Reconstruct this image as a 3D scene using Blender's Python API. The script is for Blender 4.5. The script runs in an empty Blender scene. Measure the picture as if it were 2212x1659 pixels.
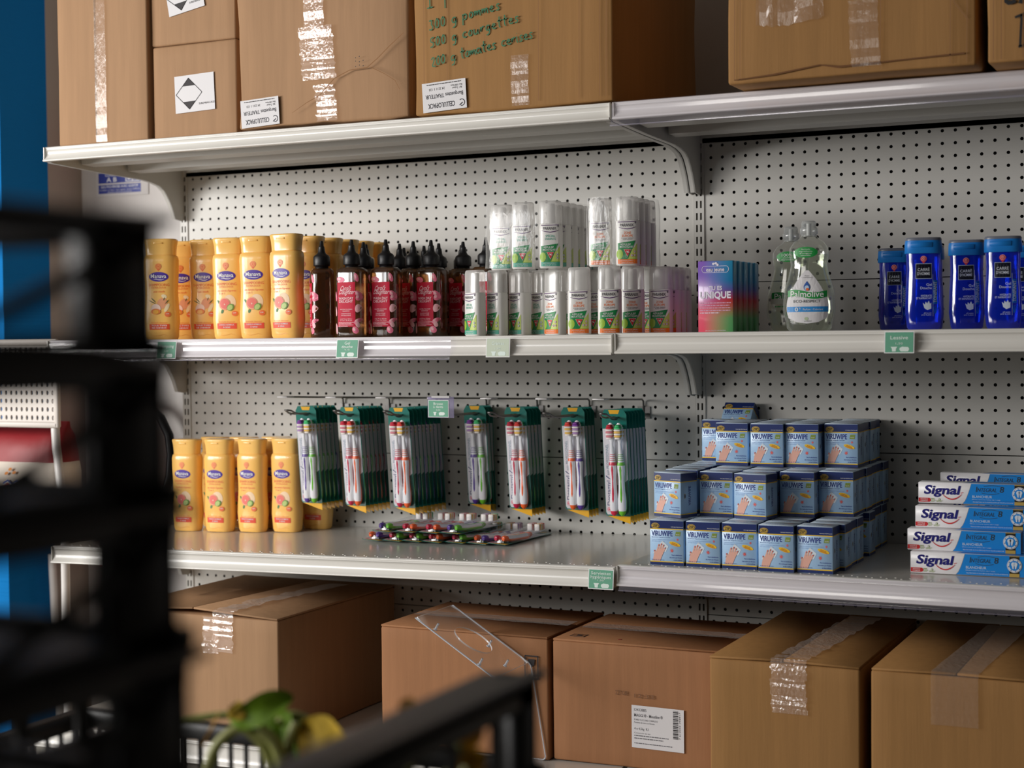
import bpy, bmesh, math, random
from mathutils import Vector, Matrix, noise
random.seed(7)
SC = bpy.context.scene
COL = SC.collection
PI = math.pi

# ------------------------------------------------------------------ camera
cd = bpy.data.cameras.new('camera')
cam = bpy.data.objects.new('camera', cd)
COL.objects.link(cam)
cd.sensor_width = 36.0
cd.lens = 3400.242 / 2212 * 36.0
cd.clip_start = .02
r_, u_, b_ = (0.9036, 0.4283, -0.0105), (-0.0028, 0.0304, 0.9995), (0.4284, -0.9031, 0.0287)
mw = Matrix(((r_[0], u_[0], b_[0], 2.3649), (r_[1], u_[1], b_[1], -3.1698), (r_[2], u_[2], b_[2], -0.4003), (0, 0, 0, 1)))
cam.matrix_world = mw
cd.dof.use_dof = True
cd.dof.focus_distance = 3.02
cd.dof.aperture_fstop = 3.7
SC.camera = cam

# ------------------------------------------------------------------ light
SC.view_settings.view_transform = 'Standard'
SC.view_settings.look = 'None'
SC.view_settings.exposure = 0.0
SC.view_settings.gamma = 1.0
w = bpy.data.worlds.new('world')
SC.world = w
w.use_nodes = True
bg = w.node_tree.nodes['Background']
bg.inputs[0].default_value = (.86, .94, 1.0, 1)
bg.inputs[1].default_value = .05


def area(name, loc, target, sx, sy, power, col):
    l = bpy.data.lights.new(name, 'AREA')
    l.shape = 'RECTANGLE'
    l.size = sx
    l.size_y = sy
    l.energy = power
    l.color = col
    o = bpy.data.objects.new(name, l)
    COL.objects.link(o)
    o.location = loc
    d = Vector(target) - Vector(loc)
    o.rotation_euler = d.to_track_quat('-Z', 'Y').to_euler()
    return o


area('window_daylight_side', (-2.15, -2.6, .0), (.40, 0, -.5), 1.2, 1.1, 84, (1.0, .985, .955))
area('window_daylight_rear', (-1.45, -3.6, .22), (.7, 0, -.45), 1.0, .8, 46, (1.0, .95, .92))
area('window_daylight_front', (-.40, -3.6, .25), (1.0, 0, -.45), .5, .7, 12, (.98, .99, 1.0))
area('added_fill_centre', (.75, -3.9, .45), (1.4, 0, -.7), .9, .6, 6, (1.0, .96, .90))  # added fill lamp, brightens the fronts on the right-hand side


# ------------------------------------------------------------------ materials
def lin(c):
    def f(x):
        x /= 255.0
        return x / 12.92 if x <= .04045 else ((x + .055) / 1.055) ** 2.4
    return (f(c[0]), f(c[1]), f(c[2]), 1)


MATS = {}


def mat(name, c, rough=.5, metal=0.0, spec=.5, coat=0.0, bump=None, var=None, sss=0, emit=None):
    """c sRGB 0-255; bump=(scale xyz, strength); var=(scale xyz, amount)"""
    if name in MATS:
        return MATS[name]
    m = bpy.data.materials.new(name)
    m.use_nodes = True
    nt = m.node_tree
    p = nt.nodes['Principled BSDF']
    p.inputs['Base Color'].default_value = lin(c)
    p.inputs['Roughness'].default_value = rough
    p.inputs['Metallic'].default_value = metal
    p.inputs['Specular IOR Level'].default_value = spec
    p.inputs['Coat Weight'].default_value = coat
    p.inputs['Coat Roughness'].default_value = .08
    if bump or var:
        tc = nt.nodes.new('ShaderNodeTexCoord')
    for kind, q in (('b', bump), ('v', var)):
        if not q:
            continue
        mp = nt.nodes.new('ShaderNodeMapping')
        mp.inputs['Scale'].default_value = q[0]
        nz = nt.nodes.new('ShaderNodeTexNoise')
        nz.inputs['Scale'].default_value = 1.0
        nz.inputs['Detail'].default_value = 4
        nt.links.new(tc.outputs['Object'], mp.inputs[0])
        nt.links.new(mp.outputs[0], nz.inputs['Vector'])
        if kind == 'b':
            bp = nt.nodes.new('ShaderNodeBump')
            bp.inputs['Strength'].default_value = q[1]
            bp.inputs['Distance'].default_value = .002
            nt.links.new(nz.outputs[0], bp.inputs['Height'])
            nt.links.new(bp.outputs[0], p.inputs['Normal'])
        else:
            mr = nt.nodes.new('ShaderNodeMapRange')
            mr.inputs[1].default_value = .3
            mr.inputs[2].default_value = .7
            mr.inputs[3].default_value = 1 - q[1]
            mr.inputs[4].default_value = 1 + q[1]
            mx = nt.nodes.new('ShaderNodeVectorMath')
            mx.operation = 'SCALE'
            mx.inputs[0].default_value = lin(c)[:3]
            nt.links.new(nz.outputs[0], mr.inputs[0])
            nt.links.new(mr.outputs[0], mx.inputs['Scale'])
            nt.links.new(mx.outputs[0], p.inputs['Base Color'])
    MATS[name] = m
    return m


def clear(name, tint, opac, c, rough=.12, bump=None, spec=.5, gl=.06, fk=.7):
    """see-through plastic: transparent (tint) mixed with a glossy principled skin (c)"""
    if name in MATS:
        return MATS[name]
    m = mat(name, c, rough, spec=spec, bump=bump)
    nt = m.node_tree
    p = nt.nodes['Principled BSDF']
    out = nt.nodes['Material Output']
    tr = nt.nodes.new('ShaderNodeBsdfTransparent')
    tr.inputs[0].default_value = lin(tint)
    mx = nt.nodes.new('ShaderNodeMixShader')
    lw = nt.nodes.new('ShaderNodeLayerWeight')
    lw.inputs[0].default_value = .5
    pw_ = nt.nodes.new('ShaderNodeMath')
    pw_.operation = 'POWER'
    pw_.inputs[1].default_value = 4.0
    nt.links.new(lw.outputs['Facing'], pw_.inputs[0])
    fr = nt.nodes.new('ShaderNodeMath')
    fr.operation = 'MULTIPLY'
    fr.inputs[1].default_value = fk
    nt.links.new(pw_.outputs[0], fr.inputs[0])
    ad = nt.nodes.new('ShaderNodeMath')
    ad.operation = 'ADD'
    ad.use_clamp = True
    ad.inputs[1].default_value = opac
    nt.links.new(fr.outputs[0], ad.inputs[0])
    nt.links.new(ad.outputs[0], mx.inputs[0])
    nt.links.new(tr.outputs[0], mx.inputs[1])
    nt.links.new(p.outputs[0], mx.inputs[2])
    gs = nt.nodes.new('ShaderNodeBsdfGlossy')
    gs.inputs['Color'].default_value = (gl, gl, gl, 1)
    gs.inputs['Roughness'].default_value = rough
    if bump:
        nt.links.new(p.inputs['Normal'].links[0].from_socket, gs.inputs['Normal'])
    ads = nt.nodes.new('ShaderNodeAddShader')
    nt.links.new(mx.outputs[0], ads.inputs[0])
    nt.links.new(gs.outputs[0], ads.inputs[1])
    nt.links.new(ads.outputs[0], out.inputs[0])
    return m


def cardboard(name, c):
    if name in MATS:
        return MATS[name]
    m = mat(name, c, .72, spec=.25, bump=((260, 260, 14), .10), var=((70, 70, 5), .055))
    return m


# ------------------------------------------------------------------ mesh builder
class MB:
    def __init__(s):
        s.v, s.f, s.m, s.s, s.mats = [], [], [], [], []

    def mi(s, m):
        if m not in s.mats:
            s.mats.append(m)
        return s.mats.index(m)

    def add(s, vs, fs, m, smooth=False, M=None):
        o = len(s.v)
        if M is not None:
            vs = [M @ Vector(q) for q in vs]
        s.v += [tuple(q) for q in vs]
        k = s.mi(m)
        for f in fs:
            s.f.append([o + i for i in f])
            s.m.append(k)
            s.s.append(smooth)
        return s

    def box(s, x0, x1, y0, y1, z0, z1, m, M=None):
        vs = [(x, y, z) for z in (z0, z1) for y in (y0, y1) for x in (x0, x1)]
        return s.add(vs, [(0, 2, 3, 1), (4, 5, 7, 6), (0, 1, 5, 4), (1, 3, 7, 5), (3, 2, 6, 7), (2, 0, 4, 6)], m, False, M)

    def rbox(s, x0, x1, y0, y1, z0, z1, m, r=.003, seg=2, cuts=0, wob=0, seed=0, M=None, smooth=True):
        bm = bmesh.new()
        bmesh.ops.create_cube(bm, size=1)
        for q in bm.verts:
            q.co = Vector(((x0 + x1) / 2 + q.co.x * (x1 - x0), (y0 + y1) / 2 + q.co.y * (y1 - y0), (z0 + z1) / 2 + q.co.z * (z1 - z0)))
        if cuts:
            bmesh.ops.subdivide_edges(bm, edges=bm.edges[:], cuts=cuts, use_grid_fill=True)
        if r > 0:
            es = [e for e in bm.edges if len(e.link_faces) == 2 and e.calc_face_angle(0) > .5]
            bmesh.ops.bevel(bm, geom=es, offset=r, segments=seg, affect='EDGES', profile=.5)
        bm.normal_update()
        if wob:
            for q in bm.verts:
                n = noise.noise(q.co * 5.5 + Vector((seed, seed * 2.3, 0)))
                n2 = noise.noise(q.co * 14 + Vector((seed * 1.7, 0, seed)))
                q.co = q.co + q.normal * (wob * n + wob * .35 * n2)
        bm.verts.index_update()
        s.add([q.co.copy() for q in bm.verts], [[q.index for q in f.verts] for f in bm.faces], m, smooth, M)
        bm.free()
        return s

    def prism(s, poly, axis, a, b, m, M=None):
        """poly 2D extruded along axis 0/1/2 between a and b"""
        def P(p, t):
            return (t, p[0], p[1]) if axis == 0 else ((p[0], t, p[1]) if axis == 1 else (p[0], p[1], t))
        n = len(poly)
        vs = [P(p, a) for p in poly] + [P(p, b) for p in poly]
        fs = [list(range(n))[::-1], list(range(n, 2 * n))] + [(i, (i + 1) % n, n + (i + 1) % n, n + i) for i in range(n)]
        return s.add(vs, fs, m, False, M)

    def loft(s, rings, m, caps=True, smooth=True, closed=True, M=None):
        n = len(rings[0])
        vs = [p for r in rings for p in r]
        fs = []
        for k in range(len(rings) - 1):
            for i in range(n if closed else n - 1):
                j = (i + 1) % n
                fs.append((k * n + i, k * n + j, (k + 1) * n + j, (k + 1) * n + i))
        s.add(vs, fs, m, smooth, M)
        if caps and closed:
            s.add(rings[0], [list(range(n))[::-1]], m, False, M)
            s.add(rings[-1], [list(range(n))], m, False, M)
        return s

    def lathe(s, prof, m, seg=20, caps=True, M=None, smooth=True):
        return s.loft([[(r * math.cos(2 * PI * i / seg), r * math.sin(2 * PI * i / seg), z) for i in range(seg)] for r, z in prof], m, caps, smooth, True, M)

    def tube(s, pts, r, m, seg=8, closed=False, M=None):
        pts = [Vector(p) for p in pts]
        n = len(pts)
        rings = []
        up = None
        for i, p in enumerate(pts):
            a = pts[i - 1] if (i > 0 or closed) else p
            b = pts[(i + 1) % n] if (i < n - 1 or closed) else p
            t = (b - a).normalized()
            if up is None:
                up = t.orthogonal().normalized()
            else:
                up = (up - t * up.dot(t)).normalized()
            sd = t.cross(up)
            rr = r[i] if isinstance(r, (list, tuple)) else r
            rings.append([p + up * (rr * math.cos(2 * PI * k / seg)) + sd * (rr * math.sin(2 * PI * k / seg)) for k in range(seg)])
        if closed:
            rings.append(rings[0])
        return s.loft(rings, m, not closed, True, True, M)

    def sweep(s, prof, x0, x1, m, smooth=False, closed=False, nx=1):
        """open or closed (y,z) profile swept along X"""
        rings = []
        for i in range(nx + 1):
            x = x0 + (x1 - x0) * i / nx
            rings.append([(x, p[0], p[1]) for p in prof])
        return s.loft(rings, m, closed, smooth, closed)

    def mesh(s, name):
        me = bpy.data.meshes.new(name)
        me.from_pydata(s.v, [], s.f)
        for m in s.mats:
            me.materials.append(m)
        me.polygons.foreach_set('material_index', s.m)
        me.polygons.foreach_set('use_smooth', s.s)
        me.update()
        return me

    def build(s, name, parent=None, loc=None, rot=None):
        o = bpy.data.objects.new(name, s.mesh(name))
        COL.objects.link(o)
        if parent is not None:
            o.parent = parent
        if loc:
            o.location = loc
        if rot:
            o.rotation_euler = rot
        return o


def tag(o, label=None, cat=None, group=None, kind=None):
    if label:
        o['label'] = label
    if cat:
        o['category'] = cat
    if group:
        o['group'] = group
    if kind:
        o['kind'] = kind
    return o


def thing(name, label, cat, loc=(0, 0, 0), rot=(0, 0, 0), group=None):
    o = bpy.data.objects.new(name, None)
    COL.objects.link(o)
    o.empty_display_size = .02
    o.location = loc
    o.rotation_euler = rot
    return tag(o, label, cat, group)


def dup(root, loc, rot=(0, 0, 0), label=None, group=None, skip=()):
    def cp(o, parent):
        c = o.copy()
        COL.objects.link(c)
        if parent is not None:
            c.parent = parent
        for ch in o.children:
            if ch.name.split('.')[0] not in skip:
                cp(ch, c)
        return c
    r = cp(root, None)
    r.location = loc
    r.rotation_euler = rot
    if label:
        r['label'] = label
    if group:
        r['group'] = group
    return r


# ------------------------------------------------------------------ flat artwork on surfaces
TXT = {}


def text2d(t, bold=0.0):
    k = (t, bold)
    if k in TXT:
        return TXT[k]
    cu = bpy.data.curves.new('t', 'FONT')
    cu.body = t
    cu.size = 1
    cu.resolution_u = 2 if len(t) > 9 else 3
    cu.fill_mode = 'FRONT'
    cu.offset = bold
    o = bpy.data.objects.new('t', cu)
    me = bpy.data.meshes.new_from_object(o)
    vs = [(q.co.x, q.co.y) for q in me.vertices]
    fs = [list(p.vertices) for p in me.polygons]
    bpy.data.objects.remove(o)
    bpy.data.curves.remove(cu)
    bpy.data.meshes.remove(me)
    if not vs:
        vs = [(0, 0)]
    xs = [q[0] for q in vs]
    TXT[k] = (vs, fs, min(xs), max(xs))
    return TXT[k]


# pen strokes for handwriting: glyph -> list of polylines on a 0..1 grid (x-height .5, descender -.3)
PEN = {
    'a': [[(.42, .42), (.2, .5), (.03, .25), (.2, 0), (.42, .2), (.45, .48), (.44, .06), (.55, 0)]],
    'b': [[(.05, 1), (.05, 0), (.3, 0), (.42, .25), (.25, .5), (.05, .35)]],
    'c': [[(.4, .42), (.2, .5), (.03, .25), (.2, 0), (.42, .1)]],
    'e': [[(.03, .25), (.4, .3), (.25, .52), (.05, .3), (.2, 0), (.45, .1)]],
    'f': [[(.4, .9), (.25, 1), (.18, .7), (.15, -.3)], [(0, .45), (.38, .5)]],
    'g': [[(.42, .42), (.2, .5), (.03, .25), (.2, .02), (.42, .2), (.44, .48), (.4, -.25), (.1, -.3)]],
    'h': [[(.08, 1), (.05, 0), (.1, .3), (.3, .5), (.4, .3), (.42, 0)]],
    'i': [[(.1, .5), (.1, .05), (.2, 0)], [(.1, .72), (.12, .74)]],
    'l': [[(.05, .1), (.25, .8), (.2, 1), (.1, .7), (.12, .05), (.25, 0)]],
    'm': [[(.03, .48), (.05, 0), (.12, .42), (.25, .45), (.27, 0), (.34, .42), (.5, .45), (.54, 0)]],
    'n': [[(.03, .48), (.05, 0), (.12, .38), (.3, .48), (.38, .3), (.4, 0)]],
    'o': [[(.25, .5), (.05, .3), (.15, 0), (.38, .1), (.4, .4), (.22, .5)]],
    'p': [[(.05, .5), (.03, -.35)], [(.05, .35), (.25, .52), (.42, .3), (.25, 0), (.06, .1)]],
    'r': [[(.05, .5), (.06, 0), (.1, .35), (.25, .5), (.35, .45)]],
    's': [[(.35, .45), (.15, .5), (.1, .32), (.32, .18), (.25, 0), (.03, .05)]],
    't': [[(.2, .9), (.15, .1), (.3, 0)], [(0, .55), (.38, .6)]],
    'u': [[(.05, .5), (.06, .1), (.2, 0), (.38, .15), (.42, .5), (.42, .05), (.5, 0)]],
    'v': [[(.03, .5), (.2, 0), (.4, .52)]],
    '0': [[(.25, .8), (.05, .5), (.12, .05), (.35, .1), (.42, .55), (.25, .8)]],
    '1': [[(.05, .6), (.25, .85), (.22, 0)], [(.02, 0), (.42, 0)]],
    '2': [[(.05, .6), (.22, .82), (.38, .6), (.05, 0), (.42, .03)]],
    '3': [[(.05, .75), (.35, .78), (.2, .45), (.4, .25), (.25, 0), (.03, .08)]],
    '5': [[(.4, .8), (.1, .78), (.08, .45), (.35, .4), (.32, .05), (.03, .05)]],
    '-': [[(.05, .3), (.35, .32)]],
    'A': [[(0, 0), (.28, .95), (.5, 0)], [(.1, .35), (.42, .38)]],
    'B': [[(.1, .95), (.05, 0)], [(-.1, .9), (.35, 1), (.42, .75), (.1, .5), (.5, .4), (.45, .05), (0, 0)]],
    'C': [[(.45, .85), (.2, .95), (.02, .45), (.2, 0), (.48, .1)]],
    'E': [[(.45, .9), (.05, .88), (.05, .02), (.45, 0)], [(.05, .48), (.38, .5)]],
    'L': [[(.15, .95), (.02, .05), (.45, .15)]],
    'M': [[(0, 0), (.08, .95), (.28, .35), (.5, .95), (.55, 0)]],
    'N': [[(.03, 0), (.05, .95), (.42, .05), (.45, .95)]],
    'R': [[(.05, 0), (.08, .95), (.4, .85), (.35, .5), (.08, .45), (.48, 0)]],
    'V': [[(0, .95), (.25, 0), (.5, .95)]],
    '.': [[(.05, .02), (.1, .05)]],
}
LIFT = .0003


class Art:
    """2D artwork (u right, v up, metres) laid on a surface through map(u, v, lift)"""

    def __init__(s, mb, mp=None, du=0.0):
        s.mb, s.mp, s.du = mb, mp or (lambda u, v, l: (u, -l, v)), du

    def tris(s, vs, fs, m, lv):
        if s.du:                                   # cut long pieces so that they follow a curved surface
            out = []
            todo = [[vs[i] for i in f] for f in fs]
            todo = [[p[0], p[k], p[k + 1]] for p in todo for k in range(1, len(p) - 1)]
            while todo:
                t = todo.pop()
                e = max(range(3), key=lambda k: abs(t[k][0] - t[(k + 1) % 3][0]))
                a, b = t[e], t[(e + 1) % 3]
                if abs(a[0] - b[0]) > s.du:
                    mid = ((a[0] + b[0]) / 2, (a[1] + b[1]) / 2)
                    c = t[(e + 2) % 3]
                    todo += [[a, mid, c], [mid, b, c]]
                else:
                    out.append(t)
            vs = [p for t in out for p in t]
            fs = [(3 * k, 3 * k + 1, 3 * k + 2) for k in range(len(out))]
        s.mb.add([s.mp(u, v, lv * LIFT) for u, v in vs], fs, m)

    def rect(s, u0, v0, u1, v1, m, lv=1):
        nu = max(1, int(abs(u1 - u0) / s.du)) if s.du else 1
        vs = [(u0 + (u1 - u0) * i / nu, v) for v in (v0, v1) for i in range(nu + 1)]
        s.tris(vs, [(i, i + 1, nu + 2 + i, nu + 1 + i) for i in range(nu)], m, lv)

    def grid(s, u0, v0, u1, v1, m, lv=1, nu=8, nv=8):
        vs = [(u0 + (u1 - u0) * i / nu, v0 + (v1 - v0) * j / nv) for j in range(nv + 1) for i in range(nu + 1)]
        s.tris(vs, [(j * (nu + 1) + i, j * (nu + 1) + i + 1, (j + 1) * (nu + 1) + i + 1, (j + 1) * (nu + 1) + i) for j in range(nv) for i in range(nu)], m, lv)

    def poly(s, pts, m, lv=1):
        a = sum(p[0] * q[1] - q[0] * p[1] for p, q in zip(pts, pts[1:] + pts[:1]))
        if a < 0:
            pts = pts[::-1]
        s.tris(pts, [list(range(len(pts)))], m, lv)

    def ell(s, cu, cv, ru, rv, m, lv=1, n=24, a0=0, tilt=0):
        ct, st = math.cos(tilt), math.sin(tilt)
        ring = []
        for k in (.5, 1):
            for i in range(n):
                a = 2 * PI * i / n
                x, y = ru * k * math.cos(a), rv * k * math.sin(a)
                ring.append((cu + x * ct - y * st, cv + x * st + y * ct))
        s.tris([(cu, cv)] + ring, [(0, 1 + i, 1 + (i + 1) % n) for i in range(n)] + [(1 + i, 1 + n + i, 1 + n + (i + 1) % n, 1 + (i + 1) % n) for i in range(n)], m, lv)

    def text(s, t, cu, cv, h, m, w=None, lv=2, bold=0.0, shear=0.0, rot=0.0, al='c', arc=0.0):
        vs, fs, x0, x1 = text2d(t, bold)
        k = h / .69
        kx = k if w is None else w / max(1e-6, x1 - x0)
        ax = (x0 + x1) / 2 if al == 'c' else (x0 if al == 'l' else x1)
        ct, st = math.cos(rot), math.sin(rot)
        out = []
        for x, y in vs:
            X, Y = (x - ax) * kx + shear * y * k, (y - .345) * k
            Y += arc * X * X
            out.append((cu + X * ct - Y * st, cv + X * st + Y * ct))
        s.tris(out, fs, m, lv)

    def stroke(s, pts, wd, m, lv=2):
        n = len(pts)
        L, R = [], []
        for i in range(n):
            a, b = pts[max(0, i - 1)], pts[min(n - 1, i + 1)]
            dx, dy = b[0] - a[0], b[1] - a[1]
            d = math.hypot(dx, dy) or 1
            ww = wd[i] if isinstance(wd, (list, tuple)) else wd
            nx, ny = -dy / d * ww / 2, dx / d * ww / 2
            L.append((pts[i][0] + nx, pts[i][1] + ny))
            R.append((pts[i][0] - nx, pts[i][1] - ny))
        s.tris(L + R, [(n + i, n + i + 1, i + 1, i) for i in range(n - 1)], m, lv)

    def pen(s, t, u, v, h, m, wd, rot=0.0, gap=1.12):
        x = 0
        ct, st = math.cos(rot), math.sin(rot)
        for ch in t:
            if ch == ' ':
                x += .45
                continue
            g = PEN.get(ch)
            if not g:
                x += .4
                continue
            for pl in g:
                q = []
                for i in range(len(pl) - 1):      # soften corners
                    for k in range(3):
                        f = k / 3
                        q.append((pl[i][0] * (1 - f) + pl[i + 1][0] * f, pl[i][1] * (1 - f) + pl[i + 1][1] * f))
                q.append(pl[-1])
                for _ in range(2):
                    q = [q[0]] + [((q[i - 1][0] + 2 * q[i][0] + q[i + 1][0]) / 4, (q[i - 1][1] + 2 * q[i][1] + q[i + 1][1]) / 4) for i in range(1, len(q) - 1)] + [q[-1]]
                pts = []
                for a, b in q:
                    X, Y = (x + a + .12 * b) * h, b * h
                    pts.append((u + X * ct - Y * st, v + X * st + Y * ct))
                s.stroke(pts, wd, m, 1)
            x += (max(p[0] for pl in g for p in pl) + .12) * gap

    def lines(s, u0, u1, v, h, m, n=1, gap=None, lv=2, frac=(1, .85, .95, .6)):
        """small print too fine to read"""
        for i in range(n):
            e = u0 + (u1 - u0) * frac[i % len(frac)]
            x = u0
            k = 0
            while x < e:
                wl = h * (1.2 + ((k * 7 + i * 3) % 5) * .8)
                s.rect(x, v - i * (gap or h * 2), min(x + wl, e), v - i * (gap or h * 2) + h, m, lv)
                x += wl + h * .6
                k += 1


def sup(a, b, n=2.6, seg=32, cx=0, cy=0, z=0):
    r = []
    for i in range(seg):
        t = 2 * PI * i / seg
        c, s_ = math.cos(t), math.sin(t)
        r.append((cx + a * math.copysign(abs(c) ** (2 / n), c), cy + b * math.copysign(abs(s_) ** (2 / n), s_), z))
    return r


def interp(tab, z):
    for (z0, *a), (z1, *b) in zip(tab, tab[1:]):
        if z <= z1:
            f = 0 if z1 == z0 else max(0, (z - z0) / (z1 - z0))
            f = f * f * (3 - 2 * f)
            return [p + (q - p) * f for p, q in zip(a, b)]
    return list(tab[-1][1:])


def supmap(tab, n):
    def mp(u, v, l):
        a, b = interp(tab, v)
        q = min(.985, abs(u) / a)
        return (u, -b * (1 - q ** n) ** (1 / n) - l, v)
    return mp


WHITE = mat('white_print', (238, 238, 238), .5)
BLACK = mat('black_print', (22, 22, 26), .5)

# ------------------------------------------------------------------ the room
ZF = -1.40
M_wall = mat('pale_wall_paint', (205, 200, 196), .75, bump=((40, 40, 240), .12))
M_beige = mat('beige_wall_paint', (170, 158, 148), .8)
M_blue = mat('blue_ribbed_wallcovering', (6, 116, 186), .8, spec=.15, bump=((4, 4, 190), .9))
b = MB()
b.box(-.4837, 6, .16, .26, ZF, 1.5, M_wall)
tag(b.build('wall_back'), kind='structure')
b = MB()
b.box(-.56, -.4837, .03, .26, ZF, 1.5, M_beige)
tag(b.build('trim_1'), kind='structure')
b = MB()
b.box(-.60, -.4837, -.14, .03, ZF, 1.5, M_blue)
tag(b.build('wall_left'), kind='structure')
b = MB()
b.box(-2.6, 6, -6, .26, ZF - .1, ZF, mat('pale_floor_vinyl', (150, 142, 132), .45, var=((3, 3, 3), .08)))
tag(b.build('floor'), kind='structure')
b = MB()
b.box(-2.6, 6, -6, .26, 1.5, 1.6, mat('white_ceiling', (120, 118, 115), .9))
tag(b.build('ceiling'), kind='structure')
M_far = mat('dim_far_wall_paint', (54, 52, 50), .8)
b = MB()
b.box(3.5, 3.6, -4.6, .16, ZF, 1.5, M_far)
tag(b.build('wall_right'), kind='structure')
b = MB()
b.box(-2.7, 3.6, -4.7, -4.6, ZF, 1.5, M_far)
tag(b.build('wall_front'), kind='structure')
b = MB()
b.box(-2.7, -2.6, -4.6, -.14, ZF, 1.5, M_far)
b.box(-2.6, -.60, -.14, -.04, ZF, 1.5, M_far)
tag(b.build('wall_far_left'), kind='structure')

# ------------------------------------------------------------------ shelving bays
M_met = mat('cream_powder_coated_steel', (203, 201, 195), .33, spec=.24, bump=((160, 160, 160), .05))
M_metd = mat('shaded_cream_steel', (150, 147, 138), .6)  # darker copy of the cream, shade coloured into the slot walls
M_rail = mat('white_price_rail_plastic', (228, 225, 218), .22, spec=.6)
M_clear = clear('clear_price_strip_plastic', (250, 249, 254), .07, (215, 212, 236), .1, gl=.10)
P = .025


def peg_panel():
    b = MB()
    r, nseg = .0035, 8
    hole = [(r * math.cos(2 * PI * (k + .0) / nseg), r * math.sin(2 * PI * k / nseg)) for k in range(nseg)]
    h = P / 2
    outer = [(h, 0), (h, h), (0, h), (-h, h), (-h, 0), (-h, -h), (0, -h), (h, -h)]
    vs, fs = [], []
    for j in range(14):
        for i in range(52):
            o = len(vs)
            cx, cz = i * P, -j * P - h
            vs += [(cx + p[0], 0, cz + p[1]) for p in outer] + [(cx + p[0], 0, cz + p[1]) for p in hole] + [(cx + p[0], .0012, cz + p[1]) for p in hole]
            for k in range(8):
                q = (k + 1) % 8
                fs.append((o + q, o + k, o + 8 + k, o + 8 + q)[::-1])
                fs.append((o + 8 + q, o + 8 + k, o + 16 + k, o + 16 + q)[::-1])
    b.add(vs, fs, M_met)
    z1 = -14 * P
    b.add([(-.0165, 0, 0), (-h, 0, 0), (-h, 0, z1), (-.0165, 0, z1)], [(0, 3, 2, 1)], M_met)
    x1 = 51 * P
    b.add([(x1 + h, 0, 0), (x1 + .0165, 0, 0), (x1 + .0165, 0, z1), (x1 + h, 0, z1)], [(0, 3, 2, 1)], M_met)
    # folded top and bottom edges give the fine seam between two panels
    for z, s_ in ((0, -1), (z1, 1)):
        b.add([(-.0165, 0, z), (x1 + .0165, 0, z), (x1 + .0165, .010, z + s_ * .0007), (-.0165, .010, z + s_ * .0007)], [(0, 1, 2, 3) if s_ < 0 else (3, 2, 1, 0)], M_met)
    zc = -7 * P                                   # a hair of play between neighbouring panels
    b.v = [(x, y, zc + (z - zc) * .9948) for x, y, z in b.v]
    return b.mesh('back_panel')


def upright_mesh(n):
    b = MB()
    xs = [-.011, -.0064, -.0026, .0026, .0064, .011]
    for k in range(n):
        zt = -k * P
        for z0, z1, sl in ((zt - .010, zt, False), (zt - P, zt - .010, True)):
            for c in range(5):
                if sl and c in (1, 3):
                    x0, x1, d = xs[c], xs[c + 1], .012
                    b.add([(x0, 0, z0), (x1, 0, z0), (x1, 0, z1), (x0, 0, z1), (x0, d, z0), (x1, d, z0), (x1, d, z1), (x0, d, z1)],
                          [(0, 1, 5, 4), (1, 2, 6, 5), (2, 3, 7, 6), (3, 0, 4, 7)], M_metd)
                else:
                    b.add([(xs[c], 0, z0), (xs[c + 1], 0, z0), (xs[c + 1], 0, z1), (xs[c], 0, z1)], [(0, 1, 2, 3)], M_met)
    z1 = -n * P
    b.box(-.0115, -.011, -.0002, .03, z1, 0, M_met)
    b.box(.011, .0115, -.0002, .03, z1, 0, M_met)
    b.box(-.011, .011, .029, .03, z1, 0, mat('slot_shade_grey', (30, 30, 30), .9))  # dark grey backing puts the slots' shade into the colour
    return b.mesh('upright')


pm, um = peg_panel(), upright_mesh(56)
unit = thing('shelving_unit', 'cream perforated steel shelving wall of two bays carrying the whole display', 'shelving unit')
for bay, x0, r0 in ((0, 0.0, -1), (1, 1.3275, -2)):
    for k in range(4):
        o = bpy.data.objects.new('back_panel', pm)
        COL.objects.link(o)
        o.parent = unit
        o.location = (x0, 0, -(r0 + 14 * k - .5) * P)
    bb = MB()
    bb.box(x0 - .0165, x0 + 1.2915, -.006, .004, .005, .015, M_met)
    bb.box(x0 - .0165, x0 + 1.2915, -.002, .03, .0149, .045, mat('blue_grey_beam', (176, 186, 200), .38, metal=.5))
    bb.build('top_beam', unit)
for x in (-.0275, 1.3015, 2.6305):
    o = bpy.data.objects.new('upright', um)
    COL.objects.link(o)
    o.parent = unit
    o.location = (x, -.003, .02)
b = MB()
b.box(-.04, 2.65, .036, .040, ZF + .13, .05, mat('light_block_dark', (46, 46, 46), .8))  # added sheet that blocks wall light so the peg holes stay black
b.build('added_light_block', unit)
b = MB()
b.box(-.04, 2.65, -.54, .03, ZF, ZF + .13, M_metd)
b.build('plinth', unit)


def bracket_mesh(hh):
    low = [(-.482, -.024), (-.470, -.0316), (-.314, -.0376), (-.16, -.041), (-.125, -.0445), (-.096, -.051), (-.078, -.062), (-.067, -.074), (-.056, -.089), (-.049, -.101), (-.042, -.116), (-.037, -.127)]
    low = [(y, -.024 + (z + .024) * hh) for y, z in low]
    zb = low[-1][1]
    poly = low + [(-.012, zb - .003), (-.004, zb), (-.004, -.003), (-.482, -.003)]
    b = MB()
    b.prism(poly, 0, -.0015, .0015, M_met)
    b.loft([[(-.010, y, z), (.0015, y, z)] for y, z in low], M_met, False, True, False)
    b.loft([[(.0015, y, z), (-.010, y, z)] for y, z in [(y + .0012, z + .0012) for y, z in low]], M_met, False, True, False)
    b.tube([(-.0005, -.032, zb + .03), (-.003, -.032, zb + .03)], .004, M_rail, 10)
    return b.mesh('bracket')


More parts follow.
